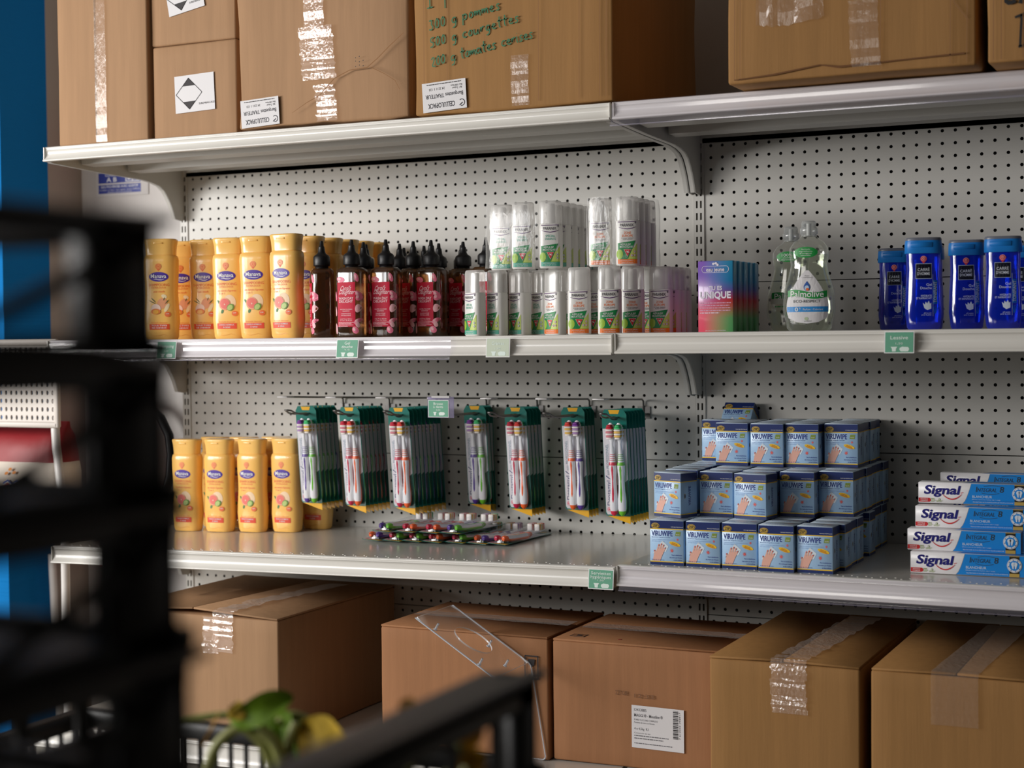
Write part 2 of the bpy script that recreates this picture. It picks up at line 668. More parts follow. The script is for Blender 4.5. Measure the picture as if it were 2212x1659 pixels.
br_m = bracket_mesh(1.0)


def shelf(label, x0, x1, zt, slope=0.0, depth=.478, strips=(), board=None, brackets=True, rail_h=.030):
    """origin at right front top corner; strips = clear price strips (xa, xb)"""
    t = thing('metal_shelf', label, 'shelf', (x1, 0, zt), (0, -math.atan(slope), 0), None)
    L = x0 - x1
    d = -depth
    b = MB()
    b.box(L, 0, d, -.003, -.0015, 0, board or mat('glossy_cream_shelf_enamel', (206, 202, 194), .17, spec=.6))
    b.box(L, 0, d - .001, d + .001, -.030, 0, M_met)
    b.box(L, 0, -.006, -.004, -.022, 0, M_met)
    k = 0
    x = L + .02
    while x < -.02:          # rows of small punched dimples along the front edge
        b.box(x, x + .003, d + .022, d + .0245, 0, .0006, M_rail)
        b.box(x + .0125, x + .0155, d + .010, d + .0125, 0, .0006, M_rail)
        x += P
    b.build('shelf_board', t)
    for yc in (-.375, -.215):
        s_ = MB()
        s_.sweep([(yc - .010, -.0016), (yc - .008, -.027), (yc + .034, -.029), (yc + .040, -.0016)], L + .008, -.008, M_met, False, True)
        s_.build('stiffener', t)
    if brackets:
        for x in (L - .001, -.006):
            o = bpy.data.objects.new('bracket', br_m)
            COL.objects.link(o)
            o.parent = t
            o.location = (x, 0, 0)
    # curved price rail on the front edge
    h = rail_h
    prof = [(d + .003, .0005), (d - .010, .0012), (d - .0135, -.0005), (d - .0125, -.003), (d - .0115, -.0045), (d - .0135, -.006)]
    for i in range(7):
        f = i / 6
        prof.append((d - .0125 + .004 * math.sin(PI * f) - .004 * f, -.006 - (h - .010) * f))
    prof += [(d - .019, -h + .003), (d - .020, -h), (d - .016, -h - .001), (d - .006, -h - .001), (d - .002, -h + .004)]
    r = MB()
    r.sweep(prof, L - .002, .001, M_rail, True)
    r.box(L - .002, L - .0005, d - .017, d, -h, 0, M_rail)
    r.box(-.0005, .001, d - .017, d, -h, 0, M_rail)
    r.build('price_rail', t)
    for xa, xb in strips:
        c = MB()
        hh = .043
        pr = [(d - .0155, .001), (d - .0175, -.004)] + [(d - .0185 - .0055 * (i / 5) + .003 * math.sin(PI * i / 5), -.006 - (hh - .010) * i / 5) for i in range(6)] + [(d - .0265, -hh), (d - .018, -hh - .001)]
        c.sweep(pr, xa - x1, xb - x1, M_clear, True)
        c.box(xa - x1, xb - x1, d - .0275, d - .0262, -hh - .001, -hh + .0005, M_clear)
        c.build('price_strip', t)
    return t


SL = .0165
shelf('cream steel shelf at the top left under the brown cartons', -.026, 1.297, .027)
shelf('cream steel shelf at the top right under the marker-lettered cartons', 1.306, 2.629, .027, strips=[(1.302, 2.62)])
shelf('cream steel shelf holding the yellow bottles and white spray bottles', -.026, 1.297, -.395, strips=[(-.02, .968)], rail_h=.036)
shelf('cream steel shelf holding the blue shower gels and clear detergent', 1.306, 2.629, -.393, rail_h=.036)
shelf('cream steel shelf under the hanging toothbrushes, with four yellow bottles', -.026, 1.297, -.8225, SL, rail_h=.036)
shelf('cream steel shelf holding the light blue wipe cartons and toothpaste', 1.306, 2.629, -.818, strips=[(1.311, 2.62)], rail_h=.036)
shelf('cream base shelf at the bottom left under the cartons', -.026, 1.297, -1.2, SL, depth=.552, brackets=False, rail_h=.045)
shelf('cream base shelf at the bottom right under the cartons', 1.306, 2.629, -1.2, 0, depth=.552, brackets=False, rail_h=.045)

# ------------------------------------------------------------------ price cards
M_green = mat('sea_green_card', (98, 168, 138), .55)


def card(xl, zt, y, lean, t1, t2, price, label, pale=False, skew=-.005):
    w_, h_ = .050, .037
    b = MB()
    g = mat('pale_green_card', (196, 208, 186), .5) if pale else M_green
    b.box(0, w_, 0, .0006, -h_, 0, WHITE)
    a = Art(b)
    a.rect(.0016, -h_ + .0016, w_ - .0016, -.0016, g)
    pw = mat('white_lettering_on_card', (225, 240, 232), .5)
    if t2:
        a.text(t1, w_ / 2, -.0075, .0055, pw, min(w_ * .78, .0042 * len(t1)), bold=.01)
        a.text(t2, w_ / 2, -.0145, .0055, pw, min(w_ * .8, .0042 * len(t2)), bold=.01)
    else:
        a.text(t1, w_ / 2, -.0105, .006, pw, min(w_ * .75, .0042 * len(t1)), bold=.01)
    a.text(price, w_ / 2, -.0205, .003, pw, .012)
    a.poly([(.011, -.026), (.022, -.026), (.020, -.0295), (.0195, -.034), (.0135, -.034), (.013, -.0295)], pw, 2)
    a.poly([(.026, -.028), (.030, -.026), (.040, -.0265), (.042, -.030), (.040, -.034), (.028, -.034), (.0255, -.031)], pw, 2)
    o = b.build('price_card', None, (xl, y, zt), (lean, 0, 0))
    return tag(o, label, 'price card')


YC = -.5055
card(.279, -.398, YC, -.14, 'Shampoing', None, '2,30', 'green price card for shampoo under the leftmost yellow bottle')
card(.719, -.398, YC, -.14, 'Gel', 'douche', '4,10', 'green price card for shower gel under the pink-labelled bottles')
card(1.046, -.398, -.5005, -.1, 'Crèmes', None, '1,90', 'faded pale green price card under the white spray bottles', True)
card(1.251, -.8245, -.501, -.1, 'Serviettes', 'hygiéniques', '1,50', 'green price card for sanitary towels at the bottom shelf joint')
card(1.795, -.3945, -.501, -.1, 'Lessive', None, '1,20', 'green price card for detergent below the blue bottles')

# ------------------------------------------------------------------ cartons
CB = cardboard('tan_cardboard', (170, 133, 99))
CB2 = cardboard('ochre_cardboard', (160, 118, 70))
CB3 = cardboard('brown_cardboard', (162, 114, 78))
CBin = mat('crease_line_tone', (146, 106, 70), .9)  # darker board tone for the lines drawn as creases and folds
M_tape = clear('wrinkled_clear_tape', (250, 246, 242), .13, (232, 222, 214), .14, bump=((190, 190, 120), 1.0), gl=.17)
M_tape2 = clear('plain_clear_tape', (250, 247, 243), .10, (226, 212, 200), .2, bump=((150, 150, 60), .5), gl=.05)
M_label = mat('white_paper_label', (226, 224, 226), .6)
M_ink = mat('faded_black_print', (52, 48, 50), .7)


def carton(label, x0, x1, y0, y1, z0, z1, m, wob=.003, seed=0, seam=None, lift=0.0, group=None, tilt=0):
    """origin bottom front left; seam 'x' = flap joint runs across (left-right), 'y' = runs front to back"""
    W, D, H = x1 - x0, y1 - y0, z1 - z0
    t = thing('cardboard_box', label, 'box', (x0, y0, z0), (0, tilt, 0), group)
    b = MB()
    b.rbox(0, W, 0, D, 0, H - (.004 if seam else 0), m, .004, 2, 7, wob, seed)
    b.build('carton_body', t)
    if seam == 'y':
        for a, c, s_ in ((.001, W / 2 - .001, 1), (W / 2 + .001, W - .001, -1)):
            f = MB()
            f.rbox(a, c, -.001, D, H - .0042, H, m, .001, 1, 0)
            for k, v in enumerate(f.v):
                q = (v[0] - a) / (c - a)
                q = q if s_ > 0 else 1 - q
                f.v[k] = (v[0], v[1], v[2] + lift * q * max(0, 1 - v[1] / D * 1.4))
            f.build('flap', t)
    elif seam == 'x':
        for a, c in ((-.0005, D / 2 - .001), (D / 2 + .001, D)):
            f = MB()
            f.rbox(.001, W - .001, a, c, H - .0042, H, m, .001, 1, 0)
            f.build('flap', t)
    return t


def strip(pts, wd, axis, t, m=M_tape, name='packing_tape', jit=.0012):
    """tape ribbon through local points; axis = unit vector across the ribbon"""
    b = MB()
    P_ = []
    for a, c in zip(pts, pts[1:]):
        for k in range(8):
            P_.append(Vector(a).lerp(Vector(c), k / 8))
    P_.append(Vector(pts[-1]))
    ax = Vector(axis)
    rg = []
    for p in P_:
        e = Vector((random.uniform(-1, 1), random.uniform(-1, 1), random.uniform(-1, 1))) * jit
        rg.append([tuple(p + ax * (wd * (k / 4 - .5)) + e * (.4 + .6 * abs(k - 2) / 2)) for k in range(5)])
    b.loft(rg, m, False, False, False)
    return b.build(name, t)


def front_art(lift=.0):
    b = MB()
    return b, Art(b, lambda u, v, l: (u, -l - lift, v))


# --- top left: tall carton with the taped centre joint
t = carton('tall tan carton with a taped vertical joint at the left end of the top shelf', .008, .249, -.485, -.06, .028, .45, CB, .001, 1)
b, a = front_art(.0012)
a.rect(.1030, .001, .1042, .42, mat('dark_flap_gap', (60, 42, 28), .9))
b.build('joint_line', t)
strip([(.118, -.0032, .42), (.118, -.0032, .30), (.119, -.0032, .12), (.119, -.0032, .002)], .030, (1, 0, 0), t, M_tape2, jit=.0005)

# --- two cartons stacked beside it
def warn(t, u, v, w_, h_, rot, full=True):
    b, a = front_art(.0022)
    ct, st = math.cos(rot), math.sin(rot)
    A = lambda x, y: (u + x * ct - y * st, v + x * st + y * ct)
    a.poly([A(-w_ / 2, -h_ / 2), A(w_ / 2, -h_ / 2), A(w_ / 2, h_ / 2), A(-w_ / 2, h_ / 2)], M_label, 1)
    cx, r = -w_ * .14, h_ * .42
    D_ = [(cx, -r), (cx + r * 1.02, 0), (cx, r), (cx - r * 1.02, 0)]
    for p, q in zip(D_, D_[1:] + D_[:1]):
        a.stroke([A(*p), A(*q)], .0014, M_ink, 2)
    for s_ in (-1, 1):
        a.poly([A(cx, s_ * r), A(cx + r * .5, s_ * r * .5), A(cx - r * .5, s_ * r * .5)], M_ink, 2)
    x, y = A(w_ * .30, -h_ * .30)
    a.text('SUREMBALLAGE', x, y, .004, M_ink, w_ * .40, rot=rot)
    o = b.build('warning_label', t)
    tag(o, 'white label with a black diamond mark')


t = carton('lower tan carton with a diamond label in the stack of two on the top shelf', .256, .468, -.475, -.06, .028, .221, CB, .0012, 2)
warn(t, .108, .090, .100, .077, .035)
t = carton('upper tan carton with a tilted diamond label in the stack of two', .252, .466, -.473, -.06, .2225, .45, CB, .0012, 3)
warn(t, .088, .104, .092, .077, .17)


# --- the two food-tray cartons with upside-down labels
def traylabel(t, u, v, w_, h_, rot=0.05):
    b, a0 = front_art(.0042)
    base = a0.mp
    a = Art(b, lambda x, y, l: base(u - x * math.cos(rot) + y * math.sin(rot), v - x * math.sin(rot) - y * math.cos(rot), l))
    a.rect(-w_ / 2, -h_ / 2, w_ / 2, h_ / 2, M_label)
    n = mat('navy_black_print', (40, 38, 48), .6)
    a.text('CELLULOPACK', .007, h_ * .30, h_ * .165, n, w_ * .62, bold=.015)
    for k in range(14):
        q0, q1 = 1.2 + k * .3, 1.5 + k * .3
        a.stroke([(-w_ * .39 + .0062 * math.cos(q0), h_ * .30 + .0062 * math.sin(q0)), (-w_ * .39 + .0062 * math.cos(q1), h_ * .30 + .0062 * math.sin(q1))], .0016, n)
    a.stroke([(-w_ * .39 - .002, h_ * .30), (-w_ * .39 + .005, h_ * .30 + .005)], .002, n)
    a.text('Barquettes TRAITEUR', 0, -h_ * .02, h_ * .135, n, w_ * .86, bold=.01)
    a.text('Réf : Traiteur', -w_ * .30, -h_ * .22, h_ * .07, M_ink, w_ * .22)
    a.text('Blanc 1000 Pièces', -w_ * .29, -h_ * .31, h_ * .06, M_ink, w_ * .26)
    a.text('24 2211 1 123', w_ * .16, -h_ * .26, h_ * .08, M_ink, w_ * .36)
    a.lines(-w_ * .4, w_ * .4, -h_ * .44, .0016, M_ink)
    b.build('carton_label', t)


t = carton('big bulging tan carton with bubbly tape down its front on the top shelf', .482, .876, -.485, -.05, .034, .45, CB, .010, 11)
traylabel(t, .052, .030, .092, .056, .05)
strip([(.135 + .05, -.010, .42), (.185, -.009, .30), (.186, -.010, .17)], .046, (1, 0, 0), t, jit=.0016)
strip([(.192, -.012, .19), (.194, -.011, .13), (.197, -.0115, .085)], .078, (1, 0, 0), t, jit=.0022)
strip([(.206, -.009, .075), (.212, -.008, .03), (.212, -.007, .003)], .047, (1, 0, 0), t, jit=.002)
b, a = front_art(.0125)
cr = [(.135, .022), (.17, .040), (.20, .052), (.235, .083), (.27, .096), (.31, .098), (.335, .115), (.36, .135), (.392, .158)]
a.stroke(cr, [.0006, .0014, .0016, .002, .0016, .002, .0018, .0018, .0012], CBin)
a.stroke([(.318, .098), (.35, .082), (.372, .068), (.382, .05)], [.0016, .001, .0012, .0008], CBin)
for k in range(8):
    a.ell(.284 + (k % 3) * .0085, .102 + (k // 3) * .0085 + (k % 2) * .002, .0011, .0011, M_ink, 2, 8)
b.build('crease', t)

t = carton('ochre carton with a green handwritten vegetable list on the top shelf', .893, 1.303, -.490, -.02, .031, .45, CB2, .0035, 21)
traylabel(t, .066, .034, .094, .056, .05)
b, a = front_art(.0030)
pg = mat('green_marker', (18, 106, 62), .55)
for i, (s_, u, v, h_) in enumerate((('1 chou-rave', .028, .236, .030), ('1 fenouil', .030, .203, .031), ('300 g pommes', .034, .160, .024), ('500 g courgettes', .036, .127, .023), ('200 g tomates cerises', .038, .090, .023))):
    a.pen(s_, u, v, h_, pg, .0024, .17, (1.30, 1.25, 1.0, 1.0, .86)[i])
b.build('handwriting', t)
strip([(.225, -.0045, .098), (.225, -.0045, .05), (.226, -.004, .004)], .036, (1, 0, 0), t, M_tape2, jit=.0008)
b, a = front_art(.0035)
for x in (.022, .072, .263, .345, .385, .398):
    a.stroke([(x, .01), (x + .002, .2), (x - .002, .42)], .0011, CBin)
b.build('corrugation_fold', t)

t = carton('ochre carton with faded grey marker lettering overhanging the top right shelf', 1.543, 1.955, -.560, -.02, .031, .47, CB2, .0035, 31)
b, a = front_art(.0030)
pg2 = mat('faded_grey_marker', (120, 98, 66), .7)
a.pen('MERENCRE', .065, .168, .060, pg2, .0034, .045, 1.15)
b.build('handwriting', t)
strip([(.050, -.0045, .118), (.10, -.005, .112), (.165, -.0045, .122)], .046, (0, 0, 1), t, M_tape2, jit=.0025)
strip([(.232, -.0045, .122), (.234, -.005, .07), (.238, -.0045, .012)], .048, (1, 0, 0), t, M_tape2, jit=.0016)
b, a = front_art(.0035)
for x in (.012, .022, .26, .372, .398):
    a.stroke([(x, .005), (x + .002, .2), (x - .001, .42)], .0012, CBin)
a.stroke([(.36, .15), (.38, .10), (.398, .075)], .0012, CBin)
a.stroke([(.012, .006), (.08, .010), (.16, .020), (.19, .014), (.3, .017), (.395, .019)], [.0016, .003, .002, .0035, .002, .003], mat('torn_cardboard_edge', (112, 74, 42), .9))
b.build('corrugation_fold', t)

t = carton('ochre carton with black marker letters cut off at the right edge of the photo', 1.974, 2.42, -.570, -.02, .029, .47, CB2, .003, 41)
b, a = front_art(.0030)
pb = mat('black_marker', (24, 22, 24), .5)
a.pen('LAV.', .026, .087, .040, pb, .0062, .10, 1.1)
a.pen('B', .048, .022, .052, pb, .0040, .12)
b.build('handwriting', t)
b, a = front_art(.0035)
for x in (.010, .022, .055):
    a.stroke([(x, .005), (x + .001, .2), (x, .42)], .0012, CBin)
b.build('corrugation_fold', t)


# --- the cartons on the base shelf
def zb(x):
    return -1.1995 - SL * max(0, 1.297 - x)


t = carton('large tan carton with loose flaps and a taped front at the bottom left', .175, .590, -.535, -.06, zb(.59), -.957, CB, .0025, 51, 'y', .011)
H = -.957 - zb(.59)
strip([(.300, .42, H + .004), (.290, .2, H + .0075), (.285, .02, H + .0105), (.283, -.0045, H + .006), (.283, -.004, H - .04), (.283, -.0045, H - .075)], .050, (1, 0, 0), t, jit=.0022)
strip([(.255, -.0046, H - .006), (.253, -.005, H - .04), (.25, -.0046, H - .082)], .038, (1, 0, 0), t, jit=.0022)
t = carton('brown carton with a wine-glass mark behind the clear plastic stand', .785, 1.150, -.462, -.175, zb(1.15), -.966, CB3, .0015, 61, 'x')
H = -.966 - zb(1.15)
b, a = front_art(.0025)
for p, q in (((.318, .155), (.345, .155)), ((.345, .155), (.345, .198)), ((.345, .198), (.318, .198)), ((.318, .198), (.318, .155))):
    a.stroke([p, q], .0024, M_ink)
a.poly([(.3245, .192), (.3385, .192), (.3375, .182), (.3325, .177), (.3305, .177), (.3255, .182)], M_ink)
a.rect(.3305, .163, .3325, .178, M_ink)
a.rect(.3255, .160, .3375, .163, M_ink)
b.build('wine_glass_mark', t)
b, a = front_art(.0025)
a.rect(.001, .018, .012, .027, M_ink)
b.build('corner_mark', t)
strip([(.01, .143, H + .0015), (.2, .143, H + .0015), (.355, .143, H + .0015)], .05, (0, 1, 0), t, jit=.0005)
t = carton('brown carton with a white barcode label between the stand and the taped carton', 1.157, 1.494, -.456, -.170, zb(1.297), -.968, CB3, .0015, 71, 'x')
H = -.968 - zb(1.297)
strip([(.01, .143, H + .0015), (.2, .143, H + .0015), (.33, .143, H + .0015)], .05, (0, 1, 0), t, jit=.0005)
b, a0 = front_art(.0022)
a = Art(b, lambda u, v, l: a0.mp(u, v - .012 * u + .002, l))
LX0, LX1, LZ0, LZ1 = .160, .262, .040, .119
a.rect(LX0, LZ0, LX1, LZ1, M_label)
gm = mat('grey_print', (110, 108, 112), .6)
a.text('12433885', LX0 + .005, LZ1 - .008, .005, gm, .024, al='l')
a.text('MAGGI ® - Mousline ®', LX0 + .005, LZ1 - .018, .0055, gm, .056, al='l', bold=.01)
a.text('PUREE FLOCONS COMPLETE', LX0 + .005, LZ1 - .0265, .003, gm, .046, al='l')
a.text('Pommes de terre en flocons', LX0 + .005, LZ1 - .0315, .003, gm, .040, al='l')
a.text('4 x 4,5kg  K1', LX0 + .005, LZ1 - .043, .0045, gm, .028, al='l')
a.text('Conserver au sec', LX0 + .005, LZ1 - .051, .0025, gm, .032, al='l')
a.lines(LX0 + .005, LX0 + .072, LZ1 - .057, .0018, gm, 2, .005)
a.lines(LX0 + .005, LX0 + .080, LZ1 - .071, .0016, gm, 1)
for k in range(32):
    hb = (.0006, .0011, .0008, .0016)[(k * 7) % 4]
    zz = LZ1 - .003 - k * .00165
    a.rect(LX1 - .021, zz - hb, LX1 - .011, zz, M_ink, 2)
a.text('7 613033 098917', LX1 - .008, LZ1 - .030, .0032, gm, .050, rot=PI / 2)
b.build('shipping_label', t)
b, a = front_art(.0025)
fg = mat('faint_stamp', (120, 84, 58), .8)
a.text('27 08', .140, .140, .008, fg, .024)
a.text('12:33', .185, .137, .007, fg, .038)
b.build('date_stamp', t)
b = MB()
b.box(.022, .052, .03, .055, H + .0001, H + .0004, M_ink)
b.box(.024, .050, .032, .053, H + .0002, H + .0006, CB3)
b.box(.033, .044, .036, .048, H + .0003, H + .0008, M_ink)
b.build('printed_mark', t)
b = MB()
b.box(.121, .127, .03, .036, H + .0001, H + .0004, mat('red_dot', (150, 40, 30), .6))
b.build('red_dot', t)
t = carton('tan carton with crinkled tape over its front edge at the bottom right', 1.499, 1.763, -.552, -.06, -1.199, -.957, CB2, .0022, 81, 'y', .003)
H = 1.199 - .957
strip([(.170, .46, H + .002), (.158, .3, H + .003), (.150, .12, H + .004), (.142, .0, H + .003), (.142, -.004, H - .004), (.142, -.0045, H - .05), (.143, -.004, H - .088)], .062, (1, 0, 0), t, jit=.0024)
t = carton('tan carton with flat tape at the far bottom right of the photo', 1.780, 2.06, -.545, -.06, -1.199, -.957, CB2, .0020, 91, 'y', .002)
strip([(.158, .46, H + .002), (.146, .2, H + .002), (.137, .0, H + .0025), (.137, -.0035, H - .004), (.137, -.004, H - .05), (.137, -.004, H - .085)], .076, (1, 0, 0), t, M_tape2, jit=.0006)

# ------------------------------------------------------------------ yellow shampoo bottles
M_yel = mat('yellow_bottle_plastic', (255, 200, 108), .27, spec=.5, coat=.25)
M_yelc = mat('yellow_cap_plastic', (255, 203, 114), .22, spec=.5, coat=.35)
M_pur = mat('violet_logo_oval', (76, 48, 158), .4)
M_org = mat('orange_print', (236, 108, 50), .5)
M_cor = mat('coral_print', (238, 112, 82), .5)
M_skin2 = mat('pale_pink_print', (240, 186, 160), .5)


def wider(b, kx=1.13, ky=1.15):
    b.v = [(x * kx, y * ky, z) for x, y, z in b.v]
    return b


def shampoo(variant):
    t = thing('shampoo_bottle', '', 'bottle')
    tab = [(0, .0285, .0165), (.006, .0310, .0185), (.040, .0335, .0205), (.105, .0308, .0195), (.150, .0328, .0205), (.170, .0330, .0205), (.176, .0318, .0195), (.181, .0280, .0165)]
    b = MB()
    zs = [0, .003, .006, .02, .04, .06, .08, .10, .12, .14, .155, .165, .170, .174, .177, .180, .181]
    b.loft([sup(*interp(tab, z), 2.7, 36, z=z) for z in zs], M_yel)
    wider(b).build('bottle_body', t)
    b = MB()
    b.loft([sup(.0288, .0172, 2.9, 36, z=.1805), sup(.0286, .0172, 2.9, 36, z=.184), sup(.0298, .0182, 2.9, 36, z=.200), sup(.0318, .0198, 2.9, 36, z=.2105), sup(.0316, .0196, 2.9, 36, z=.2130), sup(.0290, .0175, 2.9, 36, z=.2145)], M_yelc)
    b.loft([sup(.010, .001, 2.2, 12, cy=-.0188, z=.2035), sup(.009, .0014, 2.2, 12, cy=-.0192, z=.2050), sup(.010, .001, 2.2, 12, cy=-.0190, z=.2065)], M_yelc)
    wider(b).build('flip_cap', t)
    b = MB()
    a = Art(b, supmap(tab, 2.7), .006)
    pc = M_org if variant == 'egg' else M_cor
    a.ell(0, .1555, .0062, .0062, pc, 1, 18)
    a.poly([(-.004, .151), (.004, .151), (0, .1455)], pc, 1)
    for r_, m_ in ((.0052, M_yel), (.0046, pc), (.0030, M_yel), (.0022, pc)):
        a.ell(0, .1555, r_, r_, m_, 1.2 + (.0062 - r_) * 300, 16)
    a.ell(0, .1335, .0190, .0103, M_pur, 1, 28)
    a.text('Manava', 0, .1350, .0085, WHITE, .030, 2, .012)
    a.stroke([(-.010, .1275), (-.005, .1285), (0, .1272), (.006, .1270), (.011, .1290)], [.0004, .0012, .0014, .0012, .0004], WHITE, 2)
    a.text('SHAMPOOING', 0, .1165, .0058, pc, .040, 1)
    a.text('EXTRA-DOUX', 0, .1105, .0036, pc, .028, 1)
    if variant == 'egg':
        a.text('aux oeufs', 0, .1025, .0042, pc, .022, 1, shear=.2)
        a.ell(.006, .077, .0095, .012, mat('brown_egg', (233, 160, 116), .5), 1, 22, tilt=-.35)
        a.ell(-.006, .066, .0095, .010, mat('white_egg', (250, 218, 200), .5), 2, 22)
        a.ell(-.006, .060, .0092, .0062, mat('orange_yolk_rim', (238, 128, 50), .5), 3, 20)
        a.ell(-.006, .059, .0060, .0044, mat('yolk', (246, 176, 52), .4), 4, 18)
        a.ell(.015, .068, .0035, .010, mat('cream_petal', (247, 228, 186), .5), 1, 16, tilt=-.4)
        a.ell(.010, .092, .0055, .004, mat('cream_petal', (247, 228, 186), .5), 1, 16, tilt=-.5)
        lf = mat('dark_leaf_print', (62, 92, 44), .5)
        for p, q in (((-.020, .084), (-.006, .076)), ((-.015, .089), (-.006, .079)), ((.019, .085), (.012, .076)), ((.011, .090), (.009, .083))):
            a.stroke([p, ((p[0] + q[0]) / 2, (p[1] + q[1]) / 2), q], [.0004, .0018, .0004], lf, 2)
    else:
        a.text('aux extraits d\'agrumes', 0, .1025, .0040, pc, .037, 1, shear=.15)
        a.text('2 en 1', -.009, .0965, .0040, pc, .012, 1)
        a.ell(.006, .077, .0125, .0165, mat('pale_cream_disc', (246, 214, 176), .5), 1, 24)
        a.ell(-.003, .074, .0118, .0132, mat('grapefruit_peel', (243, 150, 92), .5), 2, 26, tilt=.2)
        a.ell(-.003, .0745, .0104, .0118, mat('grapefruit_pith', (248, 208, 180), .5), 3, 24, tilt=.2)
        a.ell(-.003, .0745, .0096, .0110, mat('grapefruit_flesh', (236, 110, 96), .45), 4, 24, tilt=.2)
        a.ell(-.003, .0735, .0014, .0018, mat('grapefruit_pith', (248, 208, 180), .5), 5, 10)
        a.ell(.0085, .067, .0066, .0078, mat('lime_peel', (110, 156, 62), .5), 5, 20, tilt=-.6)
        a.ell(.0080, .0665, .0050, .0062, mat('lime_flesh', (184, 206, 120), .45), 6, 18, tilt=-.6)
        lf = mat('green_leaf_print', (72, 126, 66), .5)
        a.ell(-.0155, .078, .0022, .006, lf, 1, 12, tilt=.6)
        a.ell(-.008, .0585, .0026, .0048, lf, 1, 12, tilt=-.3)
    a.ell(.0165, .054, .0056, .0056, mat('orange_badge', (240, 120, 70), .5), 3, 16)
    a.lines(.0135, .0195, .0545, .0012, WHITE, 1, lv=4)
    a.text('formule douceur', 0, .0365, .0030, pc, .032, 1)
    a.rect(-.0195, .0215, .0195, .0335, mat('orange_bar', (232, 84, 38), .5) if variant == 'egg' else mat('coral_bar', (236, 88, 66), .5))
    a.text('TOUS TYPES' if variant == 'egg' else 'CHEVEUX NORMAUX', 0, .0302, .0030, WHITE, .030, 2, .01)
    a.text('DE CHEVEUX' if variant == 'egg' else 'À GRAS', 0, .0250, .0030, WHITE, .028 if variant == 'egg' else .014, 2, .01)
    a.stroke([(-.016, .0095), (-.008, .0075), (0, .0085), (.008, .0110), (.016, .0085)], [.0002, .0007, .0008, .0007, .0002], mat('yellow_shadow_line', (222, 140, 40), .4), 1)
    wider(b).build('printed_label', t)
    return t


egg, cit = shampoo('egg'), shampoo('citrus')
ZM, ZL = -.3945, -.8225


def zl(x):
    return ZL - SL * max(0, 1.297 - x) + .0006


G1 = 'yellow shampoo bottles on the middle shelf'
G2 = 'yellow shampoo bottles on the lower shelf'
first = {}


def put(proto, *a, **k):
    """the first call moves the prototype itself, later ones copy it"""
    if proto.name not in first:
        first[proto.name] = 1
        proto.location = a[0]
        proto.rotation_euler = a[1] if len(a) > 1 else (0, 0, 0)
        proto['label'] = k['label']
        proto['group'] = k['group']
        return proto
    return dup(proto, *a, **k)


def Rz(d):
    return (0, 0, math.radians(d))


put(egg, (.247, -.447, ZM), Rz(22), label='yellow shampoo bottle with egg picture, leftmost of the middle shelf row', group=G1)
put(egg, (.310, -.372, ZM), Rz(14), label='narrow looking yellow shampoo bottle with egg picture, second in the middle shelf row', group=G1)
put(cit, (.388, -.395, ZM), Rz(12), label='yellow citrus shampoo bottle, third from left in the middle shelf row', group=G1)
put(cit, (.466, -.408, ZM), Rz(12), label='yellow citrus shampoo bottle, fourth from left in the middle shelf row', group=G1)
put(cit, (.556, -.432, ZM), Rz(-3), label='yellow citrus shampoo bottle nearest the crimson-labelled bottles', group=G1)
put(egg, (.236, -.355, ZM), Rz(20), label='yellow bottle peeking out behind the leftmost shampoo on the middle shelf', group=G1)
put(egg, (.236, -.270, ZM), Rz(0), label='yellow cap far behind, left of the narrow second shampoo bottle', group=G1)
for i, (x, y) in enumerate(((.315, -.295), (.400, -.315), (.465, -.325))):
    put(cit, (x, y, ZM), Rz(0), label='yellow cap just showing behind the %s bottle of the middle shelf row' % ('second', 'third', 'fourth')[i], group=G1)
for i, y in enumerate((-.345, -.272, -.205, -.140, -.078)):
    put(cit, (.553, y, ZM), Rz(0), label='yellow shampoo bottle, %s in the file behind the crimson-labelled bottles' % ('first', 'second', 'third', 'fourth', 'rearmost')[i], group=G1)
for i, (x, y) in enumerate(((.094, -.165), (.184, -.162), (.266, -.148), (.348, -.130))):
    put(cit, (x, y, zl(x + .03)), Rz((4, 2, -2, 0)[i]), label='yellow citrus shampoo bottle, %s of the four in front on the lower shelf' % ('leftmost', 'second', 'third', 'rightmost')[i], group=G2)
for i, (x, y) in enumerate(((.112, -.078), (.196, -.080), (.280, -.070), (.385, -.060))):
    put(cit, (x, y, zl(x + .03)), Rz(0), label='yellow shampoo bottle behind the %s front bottle of the lower shelf' % ('leftmost', 'second', 'third', 'rightmost')[i], group=G2)

# ------------------------------------------------------------------ pink-labelled amber bottles
M_amber = clear('amber_clear_plastic', (196, 162, 124), .18, (104, 76, 48), .12, gl=.08)
M_blk = mat('matt_black_plastic', (20, 21, 25), .42)
M_crim = mat('crimson_label', (198, 18, 56), .55, spec=.25)
M_pp = mat('pink_petal', (240, 122, 152), .45)
M_pl = mat('pale_petal', (248, 190, 196), .45)
M_pt = mat('pale_lettering', (250, 214, 220), .5)


